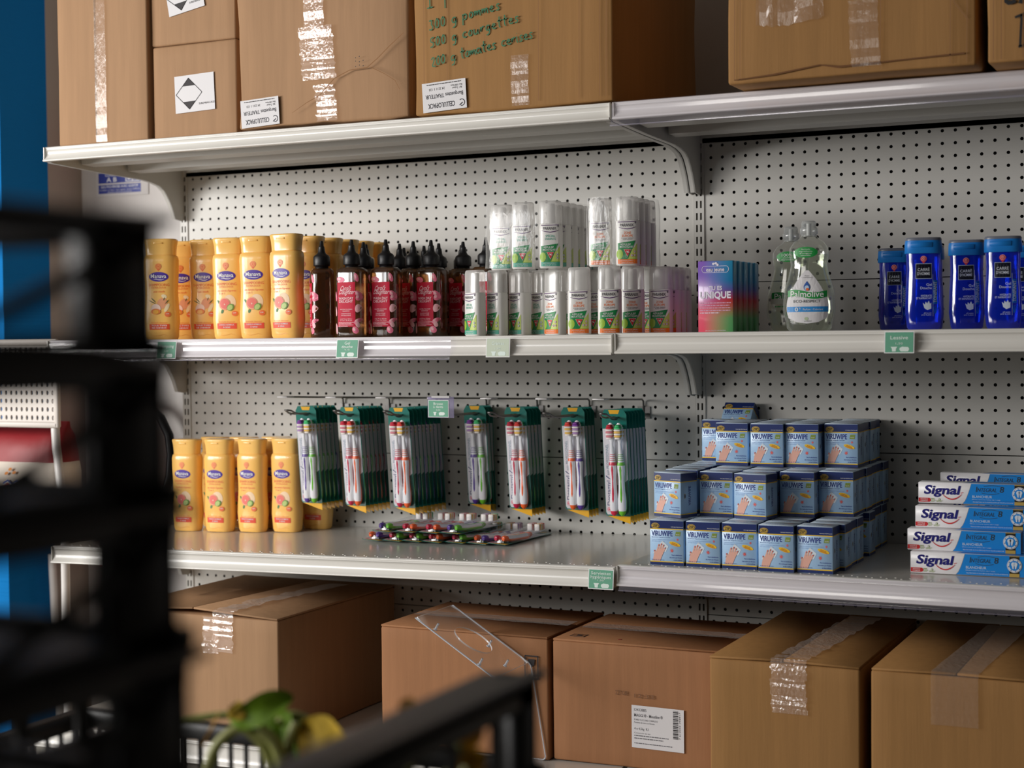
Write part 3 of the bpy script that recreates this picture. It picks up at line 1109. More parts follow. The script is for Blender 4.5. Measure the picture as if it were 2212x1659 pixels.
def wash():
    t = thing('squeeze_bottle', '', 'bottle')
    tab = [(0, .0285, .0225), (.004, .0305, .0240), (.128, .0305, .0240), (.136, .0290, .0228), (.141, .021, .019)]
    b = MB()
    b.loft([sup(*interp(tab, z), 3.6, 36, z=z) for z in (0, .002, .004, .03, .07, .10, .128, .132, .136, .139, .141)], M_amber)
    b.build('bottle_body', t)
    b = MB()
    b.lathe([(.0135, .140), (.0135, .146), (.0165, .1465), (.0170, .148), (.0170, .164), (.0150, .1675), (.0095, .171), (.0075, .175), (.0062, .184), (.0062, .1855), (.0044, .187), (.0034, .1955), (.0026, .1975)], M_blk, 22)
    b.build('nozzle_cap', t)
    b = MB()
    a = Art(b, supmap(tab, 3.6), .005)
    a.grid(-.0205, .0215, .0205, .1110, M_crim, 1, 10, 2)
    lab = M_pt
    a.text("Carol's", -.002, .0990, .0095, lab, .024, 2, shear=.45)
    a.text('Daughter', .001, .0915, .0090, lab, .035, 2, shear=.45)
    a.text('WASH DAY', 0, .0785, .0050, lab, .034, 2, .008)
    a.text('DELIGHT', 0, .0725, .0050, lab, .032, 2, .008)
    for i, (s_, w_) in enumerate((('WATER-TO-FOAM', .028), ('SHAMPOO', .016))):
        a.text(s_, 0, .0565 - i * .0035, .0024, lab, w_)
    for i, (s_, w_) in enumerate((('SHAMPOOING', .022), ('MICELLAIRE', .022))):
        a.text(s_, 0, .0480 - i * .0035, .0024, lab, w_)
    a.text('with Rose Water', 0, .0375, .0022, lab, .028)
    a.text("à l'eau de Rose", 0, .0345, .0022, lab, .027)
    a.lines(-.018, .018, .0300, .0009, lab, 4, .0026)
    for u, v, ru, rv, tl, m_ in ((-.012, .1165, .0095, .0055, -.2, M_pp), (.0230, .1200, .0035, .0090, .25, M_pp), (.0255, .0870, .0045, .0075, .5, M_pp), (.0265, .0800, .0050, .0065, -.3, M_pp), (.0250, .0585, .0050, .0085, -.15, M_pl), (.0240, .0330, .0040, .0080, -.9, M_pp), (.0240, .0270, .0036, .0075, .3, M_pl), (.0200, .0150, .0060, .0075, .5, M_pp), (-.0245, .0830, .0028, .0100, .1, M_pp), (-.0250, .0530, .0026, .0100, .1, M_pl), (-.0240, .0180, .0032, .0110, .1, M_pl)):
        a.ell(u, v, ru, rv, m_, 2, 16, tilt=tl)
        if m_ is M_pp:
            a.ell(u - ru * .3, v + rv * .2, ru * .45, rv * .5, M_pl, 3, 12, tilt=tl)
    b.build('printed_label', t)
    return t


wb = wash()
G3 = 'amber squeeze bottles with crimson labels'
for i, (x, y, rz, lb) in enumerate((
        (.640, -.432, -52, 'amber bottle with crimson label half turned away beside the last yellow bottle'),
        (.714, -.437, 0, 'amber bottle with full crimson label, frontmost, above the shower gel price card'),
        (.772, -.400, 0, 'amber bottle with full crimson label, second complete label from the left'),
        (.838, -.330, -8, 'amber bottle with crimson label, third complete label, near the middle of the group'),
        (.942, -.288, -8, 'amber bottle with crimson label just left of the white spray bottles'),
        (.690, -.350, 10, 'black pointed cap directly behind the frontmost crimson-labelled bottle'),
        (.790, -.318, -28, 'amber bottle with a narrow crimson strip between the second and third full labels'),
        (.868, -.245, -20, 'amber bottle with dim crimson edge behind the third full label'),
        (.655, -.280, 0, 'black pointed cap standing in front of the yellow file, left of centre'),
        (.725, -.260, 0, 'black pointed cap of the second rank, third from the left'),
        (.800, -.225, 0, 'black pointed cap of the second rank, right of centre'),
        (.660, -.125, 0, 'black pointed cap in the far rank, leftmost'),
        (.732, -.165, 0, 'black pointed cap in the far rank, second'),
        (.810, -.140, 0, 'black pointed cap in the far rank, third'),
        (.880, -.130, 0, 'black pointed cap in the far rank, rightmost, beside white bottles'),
)):
    put(wb, (x, y, ZM), Rz(rz), label=lb, group=G3)

# ------------------------------------------------------------------ white repellent spray bottles
M_wht = mat('white_bottle_plastic', (236, 234, 230), .32, coat=.2)
M_cap = clear('frosted_clear_overcap', (252, 251, 250), .42, (240, 239, 237), .22)
M_nz = mat('white_spray_head', (240, 240, 238), .35)
M_g1 = mat('leaf_green_print', (26, 138, 74), .45)
M_g2 = mat('lime_green_print', (160, 200, 62), .45)
M_g3 = mat('pale_lime_print', (196, 214, 110), .45)
M_red = mat('red_print', (214, 42, 46), .45)
M_plum = mat('plum_print', (92, 46, 112), .5)
M_dk = mat('dark_grey_print', (74, 72, 80), .5)


def spray(variant):
    t = thing('spray_bottle', '', 'bottle')
    tab = [(0, .0205, .0135), (.003, .0222, .0150), (.080, .0222, .0150), (.084, .0214, .0143)]
    b = MB()
    b.loft([sup(*interp(tab, z), 3.0, 32, z=z) for z in (0, .0015, .003, .02, .05, .08, .082, .084)], M_wht)
    b.build('bottle_body', t)
    b = MB()
    b.lathe([(.0090, .0845), (.0090, .098), (.0082, .099), (.0082, .120), (.0070, .1225)], M_nz, 18)
    b.build('spray_head', t)
    b = MB()
    b.loft([sup(.0219, .0147, 3.0, 32, z=.0842), sup(.0216, .0145, 3.0, 32, z=.105), sup(.0212, .0142, 3.0, 32, z=.122), sup(.0200, .0132, 3.0, 32, z=.1262), sup(.0180, .0115, 3.0, 32, z=.1275)], M_cap)
    b.build('overcap', t)
    b = MB()
    a = Art(b, supmap(tab, 3.0), .004)
    kid = variant == 'kids'
    mv = mat('teal_print', (72, 172, 148), .5) if kid else mat('orange_print2', (244, 122, 32), .5)
    a.stroke([(-.0175, .0805), (.0, .0808), (.0165, .0815)], .0012, M_plum)
    a.text('PARANIX', -.001, .0748, .0052, M_dk, .025, 2, .012)
    a.stroke([(.0135, .0790), (.0165, .0792)], .0009, M_dk)
    a.stroke([(.015, .0770), (.015, .0806)], .0009, M_dk)
    a.stroke([(-.0165, .0712), (-.010, .0690), (0, .0676), (.009, .0690), (.0165, .0716)], [.0005, .0012, .0016, .0012, .0005], M_plum)
    a.text('SPÉCIAL' if kid else 'ZONE', 0, .0605, .0042, mv, .018 if kid else .013, 1, .006)
    a.text('ENFANTS' if kid else 'EUROPE', 0, .0550, .0042, mv, .020, 1, .006)
    if not kid:
        a.text('ET ZONES TEMPEREES', 0, .0505, .0018, M_dk, .022, 1)
        a.text('TIQUES AOÛTATS', 0, .0482, .0018, M_dk, .018, 1)
    a.grid(-.0180, .0115, .0180, .030, M_g2, 1, 8, 3)
    a.poly([(.0165, .030), (.018, .030), (.018, .042), (.0125, .033)], M_g3, 1.4)
    a.poly([(-.0180, .0415), (.0150, .0460), (.0085, .030), (.0, .0115), (-.0125, .0115), (-.0180, .022)], M_g1, 2)
    a.ell(-.0145, .0210, .0062, .0088, M_g2, 3, 18)
    a.poly([(.0085, .030), (.018, .038), (.018, .0125), (.002, .0125)], M_g3, 1.6)
    a.text('RÉPULSIF', -.003, .0390, .0034, WHITE, .019, 3, .008)
    a.text('MOUSTIQUES', -.002, .0345, .0034, WHITE, .024, 3, .008)
    a.poly([(-.0070, .0302), (.0072, .0302), (.0002, .0160)], WHITE, 3)
    a.poly([(-.0062, .0297), (.0064, .0297), (.0002, .0170)], M_red, 4)
    a.stroke([(-.002, .0268), (.0005, .0252), (.003, .0240)], .0013, WHITE, 5)
    a.stroke([(.002, .0275), (.0008, .0250), (-.001, .0235)], .0009, WHITE, 5)
    for u, v in ((.0135, .0255), (.0135, .0190), (.0080, .0185)):
        if kid and u < .01:
            continue
        a.ell(u, v, .0023, .0023, mat('grey_ring', (120, 140, 120), .5) if kid else mat('red_ring', (220, 90, 70), .5), 3, 14)
        a.ell(u, v, .0018, .0018, WHITE, 4, 12)
        a.rect(u - .0009, v - .0005, u + .0009, v + .0006, M_dk, 5)
    a.rect(-.0180, .0035, .0180, .0115, mv, 2)
    a.text('LOTION SPRAY', -.001, .0090, .0020, WHITE, .024, 3)
    a.text('dès 24 mois' if kid else "jusqu'à 8 heures", 0, .0058, .0020, WHITE, .022, 3)
    b.build('printed_label', t)
    return t


kid, eur = spray('kids'), spray('europe')
G4 = 'white spray bottles, lower layer'
G5 = 'white spray bottles, upper layer'
H1 = .1278
for i, (x, y) in enumerate(((.993, -.440), (1.027, -.412), (1.061, -.383), (1.094, -.350))):
    put(kid, (x, y, ZM), Rz(-24), label='white spray bottle with teal band, %s of the four at lower left' % ('first', 'second', 'third', 'fourth')[i], group=G4)
put(eur, (1.137, -.382, ZM), Rz(-20), label='white spray bottle with orange band, turned, directly right of the four teal ones', group=G4)
put(eur, (1.160, -.330, ZM), Rz(-6), label='white spray bottle showing only an orange sliver left of the facing pair', group=G4)
put(eur, (1.205, -.424, ZM), Rz(20), label='white spray bottle with orange band facing out, left one of the front pair', group=G4)
put(eur, (1.278, -.452, ZM), Rz(20), label='white spray bottle with orange band facing out, right one of the front pair', group=G4)
put(eur, (1.303, -.398, ZM), Rz(16), label='white spray bottle with orange band half hidden behind the front pair', group=G4)
put(eur, (1.346, -.362, ZM), Rz(10), label='white spray bottle with orange band, rightmost front of the lower layer', group=G4)
for i in range(3):
    put(eur, (1.350, -.328 + .0315 * i, ZM), Rz(0), label='white spray bottle, number %s back behind the rightmost one of the lower layer' % ('one', 'two', 'three')[i], group=G4)
n = 0
for y in (-.292, -.259, -.226):
    for x in (1.020, 1.075, 1.130, 1.185, 1.240, 1.292):
        put(eur, (x, y, ZM), Rz(0), label='white spray bottle hidden in the middle of the lower layer under the stacked ones', group=G4)
for i, (x, y, rz) in enumerate(((1.030, -.392, 14), (1.088, -.420, 16), (1.147, -.422, 18))):
    put(kid, (x, y, ZM + H1), Rz(rz), label='white spray bottle with teal band, %s of the three upper front ones' % ('left', 'middle', 'right')[i], group=G5)
for i in range(5):
    put(kid, (1.148 - .001 * i, -.384 + .036 * i, ZM + H1), Rz(4), label='white spray bottle, %s in the file behind the right upper teal one' % ('first', 'second', 'third', 'fourth', 'fifth')[i], group=G5)
for i, (x, y) in enumerate(((1.247, -.418), (1.304, -.424))):
    put(eur, (x, y, ZM + H1), Rz(18), label='white spray bottle with orange band, %s of the two wrapped upper ones' % ('left', 'right')[i], group=G5)
for i in range(3):
    put(eur, (1.302 - .001 * i, -.389 + .0315 * i, ZM + H1), Rz(3), label='white spray bottle, %s in the file behind the right upper orange one' % ('first', 'second', 'third', 'fourth')[i], group=G5)
# crinkled wrap around the two upper groups
M_wrap = clear('crinkled_shrink_wrap', (254, 254, 254), .03, (236, 236, 236), .14, bump=((55, 55, 25), .7), gl=.035)
for lb, xa, xb, ya, yb in (('crinkled clear wrap around the three upper teal spray bottles', 1.004, 1.174, -.444, -.214), ('crinkled clear wrap around the two upper orange spray bottles', 1.222, 1.330, -.446, -.300)):
    b = MB()
    ring = sup((xb - xa) / 2, (yb - ya) / 2, 6, 48, (xa + xb) / 2, (ya + yb) / 2)
    rg = []
    for k in range(7):
        z = .003 + .126 * k / 6
        s_ = .97 if k == 6 else 1.0
        cx, cy = (xa + xb) / 2, (ya + yb) / 2
        rg.append([(cx + (p[0] - cx) * s_ + random.uniform(-.0012, .0012), cy + (p[1] - cy) * s_ + random.uniform(-.0012, .0012), ZM + H1 + z) for p in ring])
    b.loft(rg, M_wrap, False, True)
    tag(b.build('shrink_wrap'), lb, 'plastic wrap')


# ------------------------------------------------------------------ rainbow boxes
def gradient(name):
    m = mat(name, (200, 100, 140), .3, coat=.3)
    nt = m.node_tree
    p = nt.nodes['Principled BSDF']
    tc = nt.nodes.new('ShaderNodeTexCoord')
    sx = nt.nodes.new('ShaderNodeSeparateXYZ')
    nt.links.new(tc.outputs['Object'], sx.inputs[0])

    def rng(sock, a, b_):
        r = nt.nodes.new('ShaderNodeMapRange')
        r.inputs[1].default_value = a
        r.inputs[2].default_value = b_
        nt.links.new(sock, r.inputs[0])
        return r.outputs[0]

    def ramp(cols):
        r = nt.nodes.new('ShaderNodeValToRGB')
        e = r.color_ramp.elements
        e[0].position, e[0].color = cols[0][0], lin(cols[0][1])
        e[1].position, e[1].color = cols[-1][0], lin(cols[-1][1])
        for q, c in cols[1:-1]:
            k = e.new(q)
            k.color = lin(c)
        nt.links.new(zz, r.inputs[0])
        return r.outputs[0]
    zz = rng(sx.outputs[2], 0, .129)
    A_ = ramp([(0, (232, 84, 108)), (.3, (226, 92, 116)), (.5, (150, 84, 160)), (.8, (116, 84, 176)), (1, (128, 88, 180))])
    B_ = ramp([(0, (104, 196, 120)), (.2, (120, 196, 124)), (.36, (222, 120, 100)), (.45, (226, 70, 74)), (.6, (110, 110, 190)), (.72, (44, 146, 206)), (1, (60, 168, 214))])
    mx = nt.nodes.new('ShaderNodeMix')
    mx.data_type = 'RGBA'
    nt.links.new(rng(sx.outputs[0], .01, .060), mx.inputs[0])
    nt.links.new(A_, mx.inputs[6])
    nt.links.new(B_, mx.inputs[7])
    nt.links.new(mx.outputs[2], p.inputs['Base Color'])
    return m


M_rain = gradient('rainbow_gradient_carton')
t = thing('perfume_box', '', 'box')
b = MB()
b.rbox(0, .066, 0, .026, 0, .129, M_rain, .0012, 1)
a = Art(b)
W1 = mat('soft_white_print', (232, 226, 240), .5)
a.text('eau jeune', .033, .1135, .0068, W1, .034, 2, .02)
for p, q in (((.0125, .1195), (.0535, .1195)), ((.0125, .1080), (.0535, .1080))):
    a.stroke([p, q], .0007, W1)
for s_ in (-1, 1):
    a.stroke([(.033 + s_ * (.0205 + .0045 * math.sin(k * PI / 8)), .11375 + .00575 * math.cos(k * PI / 8)) for k in range(9)], .0007, W1)
for k in range(5):
    a.ell(.033 + .0042 * math.cos(k * 1.25), .1220 + .0026 * abs(math.sin(k * 1.25)), .0024, .0022, W1, 2 + .2 * k, 10)
a.text('TU ES', .033, .0800, .0070, W1, .025, 2, .02)
a.text('UNIQUE', .033, .0675, .0115, W1, .058, 2, .035)
a.lines(.004, .062, .0525, .0014, mat('pale_lilac_print', (224, 170, 200), .5), 4, .0045, frac=(1, .96, 1, .98))
a.lines(.004, .040, .0345, .0016, W1, 1)
a.text('EAU DE TOILETTE VAPORISATEUR', .033, .0035, .0018, W1, .038)
b.build('printed_carton', t)
for i in range(5):
    put(t, (1.4475 + .0008 * i, -.446 + .031 * i, ZM + .0018), Rz((0, 0, -1, 1, 0)[i]), label=('rainbow gradient box with white lettering, frontmost, beside the clear detergent' if i == 0 else 'rainbow gradient box showing only its side, %s behind the front one' % ('first', 'second', 'third', 'last')[i - 1]), group='rainbow boxes one behind another')

# ------------------------------------------------------------------ clear detergent bottles
M_det = clear('clear_detergent_plastic', (249, 250, 247), .05, (224, 228, 222), .05, spec=.7, gl=.08)
M_liq = clear('pale_green_liquid', (243, 246, 238), .03, (200, 206, 192), .1)
M_capc = clear('milky_clear_cap', (246, 248, 247), .38, (196, 200, 200), .2)


def detergent(back):
    t = thing('detergent_bottle', '', 'bottle')
    tab = [(0, .032, .021), (.006, .0365, .024), (.040, .0430, .027), (.070, .0415, .026), (.100, .0330, .0235), (.118, .0295, .022), (.135, .0320, .023), (.148, .0315, .0225), (.160, .024, .019), (.166, .0145, .0135), (.170, .0125, .0125)]
    zs = [.0, .002, .006, .015, .03, .04, .055, .07, .085, .10, .11, .118, .127, .135, .142, .148, .154, .160, .164, .168, .170]
    b = MB()
    b.loft([sup(*interp(tab, z), 2.3, 40, z=z) for z in zs], M_det)
    wider(b, 1.08, 1.05).build('bottle_body', t)
    b = MB()
    b.loft([[(p[0] * .95, p[1] * .93, p[2] + .002) for p in sup(*interp(tab, z), 2.3, 32, z=z)] for z in zs[:14]], M_liq)
    wider(b, 1.08, 1.05).build('liquid', t)
    b = MB()
    b.lathe([(.0135, .169), (.0135, .173), (.0155, .1735), (.0155, .183), (.0140, .185), (.0130, .1855), (.0130, .193), (.0110, .1965)], M_capc, 26)
    b.lathe([(.0045, .171), (.0045, .192)], M_nz, 12)
    b.build('push_cap', t)
    b = MB()
    a = Art(b, supmap(tab, 2.3), .006)
    gr = mat('kelly_green_label', (30, 150, 66), .45)
    a.ell(-.002 if not back else -.004, .1400, .0195, .0098, gr, 1, 26)
    if back:
        a.text('100%', -.005, .1430, .0052, WHITE, .018, 2)
        a.text('matières', -.004, .1380, .0024, WHITE, .016, 2)
        a.text('dégraissantes', -.004, .1345, .0024, WHITE, .022, 2)
    else:
        for k, s_ in enumerate(('formule', 'ingrédients', "d'origine", 'naturelle')):
            a.text(s_, -.002, .1455 - k * .0036, .0022, WHITE, (.014, .022, .020, .016)[k], 2)
    wider(b, 1.08, 1.05).build('neck_label', t)
    b = MB()
    a = Art(b, supmap(tab, 2.3), .006)
    if not back:
        pts = []
        for k in range(15):
            f = k / 14
            pts.append((.0325 * math.sin(PI * min(1, f * .62 + .02)) ** .9 * (1.06 if f > .5 else 1), .108 - .084 * f))
        out = pts + [(.018, .0165), (0, .0140), (-.018, .0165)] + [(-u, v) for u, v in pts[::-1]]
        cc = (0, .055)
        rings = [[(cc[0] + (u - cc[0]) * k, cc[1] + (v - cc[1]) * k) for u, v in out] for k in (.33, .66, 1)]
        nn = len(out)
        vs = [cc] + [p for r in rings for p in r]
        fs = [(0, 1 + (i + 1) % nn, 1 + i) for i in range(nn)] + [(1 + k * nn + i, 1 + k * nn + (i + 1) % nn, 1 + (k + 1) * nn + (i + 1) % nn, 1 + (k + 1) * nn + i) for k in range(2) for i in range(nn)]
        a.tris(vs, fs, M_label, 1)
        a.text('Peau', 0, .0985, .0020, M_dk, .007, 2)
        a.text('Dermatologiquement', 0, .0955, .0018, M_dk, .018, 2)
        a.text('ECO-RESPECT', 0, .0535, .0048, mat('dark_lettering', (46, 52, 58), .5), .044, 3, .006)
        a.grid(-.0335, .0345, .0335, .0440, mat('sky_blue_band', (44, 142, 214), .45), 2, 12, 1)
        a.text('0', -.017, .0392, .0065, WHITE, .0055, 3, .02)
        a.text('%', -.0115, .0410, .0030, WHITE, .003, 3)
        a.text('Parfum · Colorant', .010, .0390, .0034, WHITE, .032, 3)
        a.ell(-.001, .0225, .0034, .0030, mat('pale_leaf_print', (186, 204, 170), .5), 2, 12)
        a.text('ecolabel', .001, .0185, .0022, M_dk, .012, 2)
    else:
        a.grid(-.034, .052, .034, .0985 - .03, mat('dull_label', (206, 210, 196), .5), 1, 12, 2)
    L_ = 3 if not back else 2
    wave = [(-.0320 + .064 * k / 12, .0012 * math.sin(k * PI / 6 + .4)) for k in range(13)]
    vs = [(u, .0715 + q * 2.2) for u, q in wave] + [(u, .0600 + q * 2.2) for u, q in wave]
    a.tris(vs, [(13 + i, 14 + i, i + 1, i) for i in range(12)], gr, L_)
    a.text('Palmolive', 0, .0662, .0110, WHITE, .054, L_ + 1, .008)
    a.ell(0, .0785, .0052, .0068, mat('drop_blue', (40, 90, 170), .4), L_, 18)
    a.poly([(-.0040, .0828), (.0040, .0828), (0, .0890)], mat('drop_blue', (40, 90, 170), .4), L_)
    a.ell(0, .0770, .0036, .0044, mat('drop_pale', (190, 214, 236), .4), L_ + 1, 14)
    a.ell(.001, .0745, .0026, .0024, mat('drop_orange', (236, 110, 50), .4), L_ + 2, 12)
    if back:
        a.ell(-.004, .032, .0050, .0050, gr, 2, 14)
        a.rect(-.012, .018, .004, .027, M_label, 2)
        a.lines(-.026, .02, .046, .0022, gr, 1)
    wider(b, 1.08, 1.05).build('printed_label', t)
    return t


tag(put(detergent(False), (1.640, -.400, ZM + .0018), Rz(6), label='clear detergent bottle with a white drop-shaped label, front one of two', group='clear detergent bottles'))
tag(put(detergent(True), (1.572, -.270, ZM + .0018), Rz(10), label='clear detergent bottle without white label, standing behind the other', group='clear detergent bottles'))

# ------------------------------------------------------------------ blue shower gels
M_gel = clear('deep_blue_gel_plastic', (60, 110, 236), .42, (10, 50, 205), .10, spec=.8, gl=.10)
M_bcap = mat('sky_blue_cap', (28, 128, 214), .35)
M_gcap = mat('grey_cap_top', (112, 116, 128), .3)


def gel():
    t = thing('shower_gel_bottle', '', 'bottle')
    tab = [(0, .0245, .0165), (.005, .0280, .0190), (.030, .0310, .0205), (.070, .0300, .0200), (.105, .0282, .0190), (.133, .0290, .0195)]
    b = MB()
    b.loft([sup(*interp(tab, z), 2.8, 36, z=z) for z in (0, .002, .005, .015, .03, .05, .07, .09, .105, .12, .133)], M_gel)
    b.build('bottle_body', t)
    b = MB()
    b.loft([sup(.0305, .0208, 3.2, 36, z=.1325), sup(.0318, .0216, 3.2, 36, z=.1335), sup(.0314, .0214, 3.2, 36, z=.150), sup(.0306, .0206, 3.2, 36, z=.1555)], M_bcap)
    b.rbox(-.0215, .0145, -.0222, -.0205, .143, .1515, M_bcap, .0006, 1)
    g_ = MB()
    g_.loft([sup(.0309, .0209, 3.2, 36, z=.1550), sup(.0312, .0212, 3.2, 36, z=.1575), sup(.0296, .0200, 3.2, 36, z=.1600)], M_gcap)
    c_ = b.build('cap', t)
    g_.build('cap_top', c_)
    b = MB()
    a = Art(b, supmap(tab, 2.8), .005)
    rd = mat('coral_red_badge', (212, 60, 66), .45)
    a.ell(0, .1230, .0056, .0052, rd, 3, 18)
    a.poly([(-.0042, .1200), (.0042, .1200), (0, .1145)], rd, 3)
    for r_, m_, k in ((.0046, mat('pale_pink_ring', (240, 190, 190), .5), 4), (.0038, rd, 5), (.0022, mat('pale_pink_ring', (240, 190, 190), .5), 6), (.0012, rd, 7)):
        a.ell(0, .1235, r_, r_, m_, k, 14)
    a.rect(-.0135, .0885, .0135, .1150, mat('silver_line', (170, 184, 200), .3), 1)
    a.rect(-.0126, .0894, .0126, .1141, mat('black_navy_plate', (14, 16, 34), .3), 2)
    sv = mat('silver_lettering', (206, 212, 224), .4)
    a.text('CARRÉ', 0, .1045, .0048, sv, .020, 3, .008)
    a.text("D'HOMME", 0, .0975, .0048, sv, .021, 3, .008)
    wl = mat('ice_white_lettering', (214, 224, 240), .5)
    a.text('Gel', .0135, .0785, .0044, wl, .009, 1, al='r')
    a.text('Douche', .0135, .0728, .0044, wl, .019, 1, al='r')
    a.text('HYDRATE', .0135, .0592, .0034, wl, .018, 1, al='r')
    a.text('ET RAFRAÎCHIT', .0135, .0550, .0034, wl, .026, 1, al='r')
    a.poly([(-.0015, .047), (.002, .044), (.003, .049), (.0065, .045), (.0085, .0505), (.0105, .045), (.0125, .047), (.0125, .037), (.006, .0345), (.001, .038)], wl, 1)
    a.text('pH neutre', .0125, .0295, .0022, wl, .012, 1, al='r')
    a.text('pour la peau', .0125, .0265, .0022, wl, .016, 1, al='r')
    a.rect(.0155, .0450, .0230, .0860, mat('mid_blue_panel', (30, 110, 214), .4), 1)
    a.text('TONIFIANT', .0192, .0655, .0054, wl, .036, 2, .008, rot=PI / 2)
    a.rect(.0152, .0240, .0158, .0960, mat('silver_line', (170, 184, 200), .3), 2)
    for k in range(4):
        a.stroke([(.0185, .028), (.0165 + k * .0024, .036), (.0160 + k * .003, .041)], .0009, mat('mid_blue_panel', (30, 110, 214), .4), 1)
    b.build('printed_label', t)
    return t


gb = gel()
for i, (x, y, rz) in enumerate(((1.724, -.075, 10), (1.838, -.385, 12), (1.893, -.272, 6), (1.966, -.345, 6), (1.960, -.110, 0), (2.048, -.335, 4), (1.800, -.150, 0), (2.06, -.2, 0))):
    put(gb, (x, y, ZM + .0018), Rz(rz), label=('blue shower gel bottle at the back left of its group, lowest looking', 'blue shower gel bottle in front with a bright silver sheen on its left side', 'blue shower gel bottle third from left, set back and darker', 'blue shower gel bottle in front, above and right of the detergent price card', 'blue shower gel bottle hidden at the back of the group', 'blue shower gel bottle cut off by the right edge of the photo', 'blue shower gel bottle behind the one with the silver sheen', 'blue shower gel bottle at the back right beyond the edge')[i], group='blue shower gel bottles')

# ------------------------------------------------------------------ hanging toothbrush packs
M_wire = mat('grey_steel_wire', (120, 118, 116), .35, metal=.7)
M_cgreen = mat('teal_green_card', (6, 116, 104), .35, coat=.3)
M_cdark = mat('deep_green_card', (4, 84, 70), .35, coat=.3)
M_cwhite = mat('pearl_card_white', (216, 214, 220), .4)
M_corange = mat('amber_yellow_card', (240, 180, 30), .4, coat=.2)
M_bl = clear('clear_blister', (252, 253, 254), .02, (225, 230, 232), .07, spec=.7, gl=.05, fk=.22)
M_tb = mat('white_brush_plastic', (232, 232, 236), .3)
BR = {'purple': (84, 54, 150), 'green': (104, 188, 44), 'crimson': (196, 28, 72), 'orange': (240, 100, 40), 'red': (214, 34, 70)}
TIP = {'purple': (130, 60, 160), 'green': (70, 196, 120), 'crimson': (206, 40, 70), 'orange': (226, 70, 60), 'red': (206, 40, 60)}
PW, PH = .053, .222
BM = {}


def brush_mesh(c):
    if c in BM:
        return BM[c]
    g = mat('%s_brush_grip' % c, BR[c], .3, coat=.2)
    h = MB()
    # handle along z: base at 0, head at .185; y toward viewer is negative
    tab = [(0, .0018, .0025), (.004, .0046, .0040), (.015, .0066, .0052), (.03, .0066, .0055), (.055, .0050, .0050), (.075, .0046, .0048), (.095, .0058, .0055), (.105, .0060, .0055), (.112, .0046, .0045), (.120, .0040, .0038), (.128, .0034, .0032), (.150, .0024, .0024), (.157, .0036, .0022), (.163, .0058, .0022), (.185, .0060, .0022), (.190, .0045, .002), (.1925, .0015, .001)]
    zs = [i * .1925 / 40 for i in range(41)]
    h.loft([sup(interp(tab, z)[0], interp(tab, z)[1], 2.2, 14, 0, -.0055 + .004 * math.sin(z / .1925 * PI) - .002, z) for z in zs], M_tb)
    # rubber grip: back shell, tip and front inlay
    h.loft([sup(interp(tab, z)[0] * 1.04, interp(tab, z)[1] * .86, 2.2, 14, 0, -.0055 + .004 * math.sin(z / .1925 * PI) - .0002, z - .0006) for z in zs[:24]], g)
    h.loft([sup(interp(tab, z)[0] * 1.05, interp(tab, z)[1] * 1.05, 2.2, 14, 0, -.0055 + .004 * math.sin(z / .1925 * PI) - .002, z) for z in (0, .002, .004, .007, .010)], g)
    h.loft([sup(max(.0006, interp(tab, z)[0] * .50 * q), interp(tab, z)[1] * .5, 2.2, 12, 0, -.0055 + .004 * math.sin(z / .1925 * PI) - .002 - interp(tab, z)[1] * .56, z) for z, q in ((.028, .2), (.034, .8), (.045, 1), (.06, .85), (.072, .7), (.085, .9), (.095, 1), (.101, .8), (.104, .2))], g)
    h.loft([sup(interp(tab, z)[0] * 1.06, interp(tab, z)[1] * 1.06, 2.2, 14, 0, -.0055 + .004 * math.sin(z / .1925 * PI) - .002, z) for z in (.1045, .108, .111)], g)
    for z in (.1145, .1185, .1225, .1262):
        h.loft([sup(interp(tab, z)[0] * 1.10, interp(tab, z)[1] * 1.10, 2.2, 14, 0, -.0055 + .004 * math.sin(z / .1925 * PI) - .002, z + .0012 * k) for k in (0, 1)], g)
    br = MB()
    tp = mat('%s_bristle_tip' % c, TIP[c], .6)
    bw = mat('white_bristle', (236, 230, 226), .7)
    by = mat('yellow_bristle', (232, 190, 96), .7) if c in ('orange', 'green') else mat('%s_bristle_row' % c, tuple((q + 220) // 2 for q in TIP[c]), .7)
    z = .1605
    for k in range(7):
        m_ = tp if k >= 5 else (bw if k % 2 == 0 else by)
        wd = (.0042, .0050, .0052, .0052, .0052, .0048, .0036)[k]
        br.rbox(-wd, wd, -.0185, -.0070, z, z + .0038, m_, .0008, 1)
        z += .0042
    for q in (h, br):
        q.v = [(x * 1.34, y * 1.22, z) for x, y, z in q.v]
    BM[c] = (h.mesh('toothbrush'), br.mesh('bristles'))
    return BM[c]


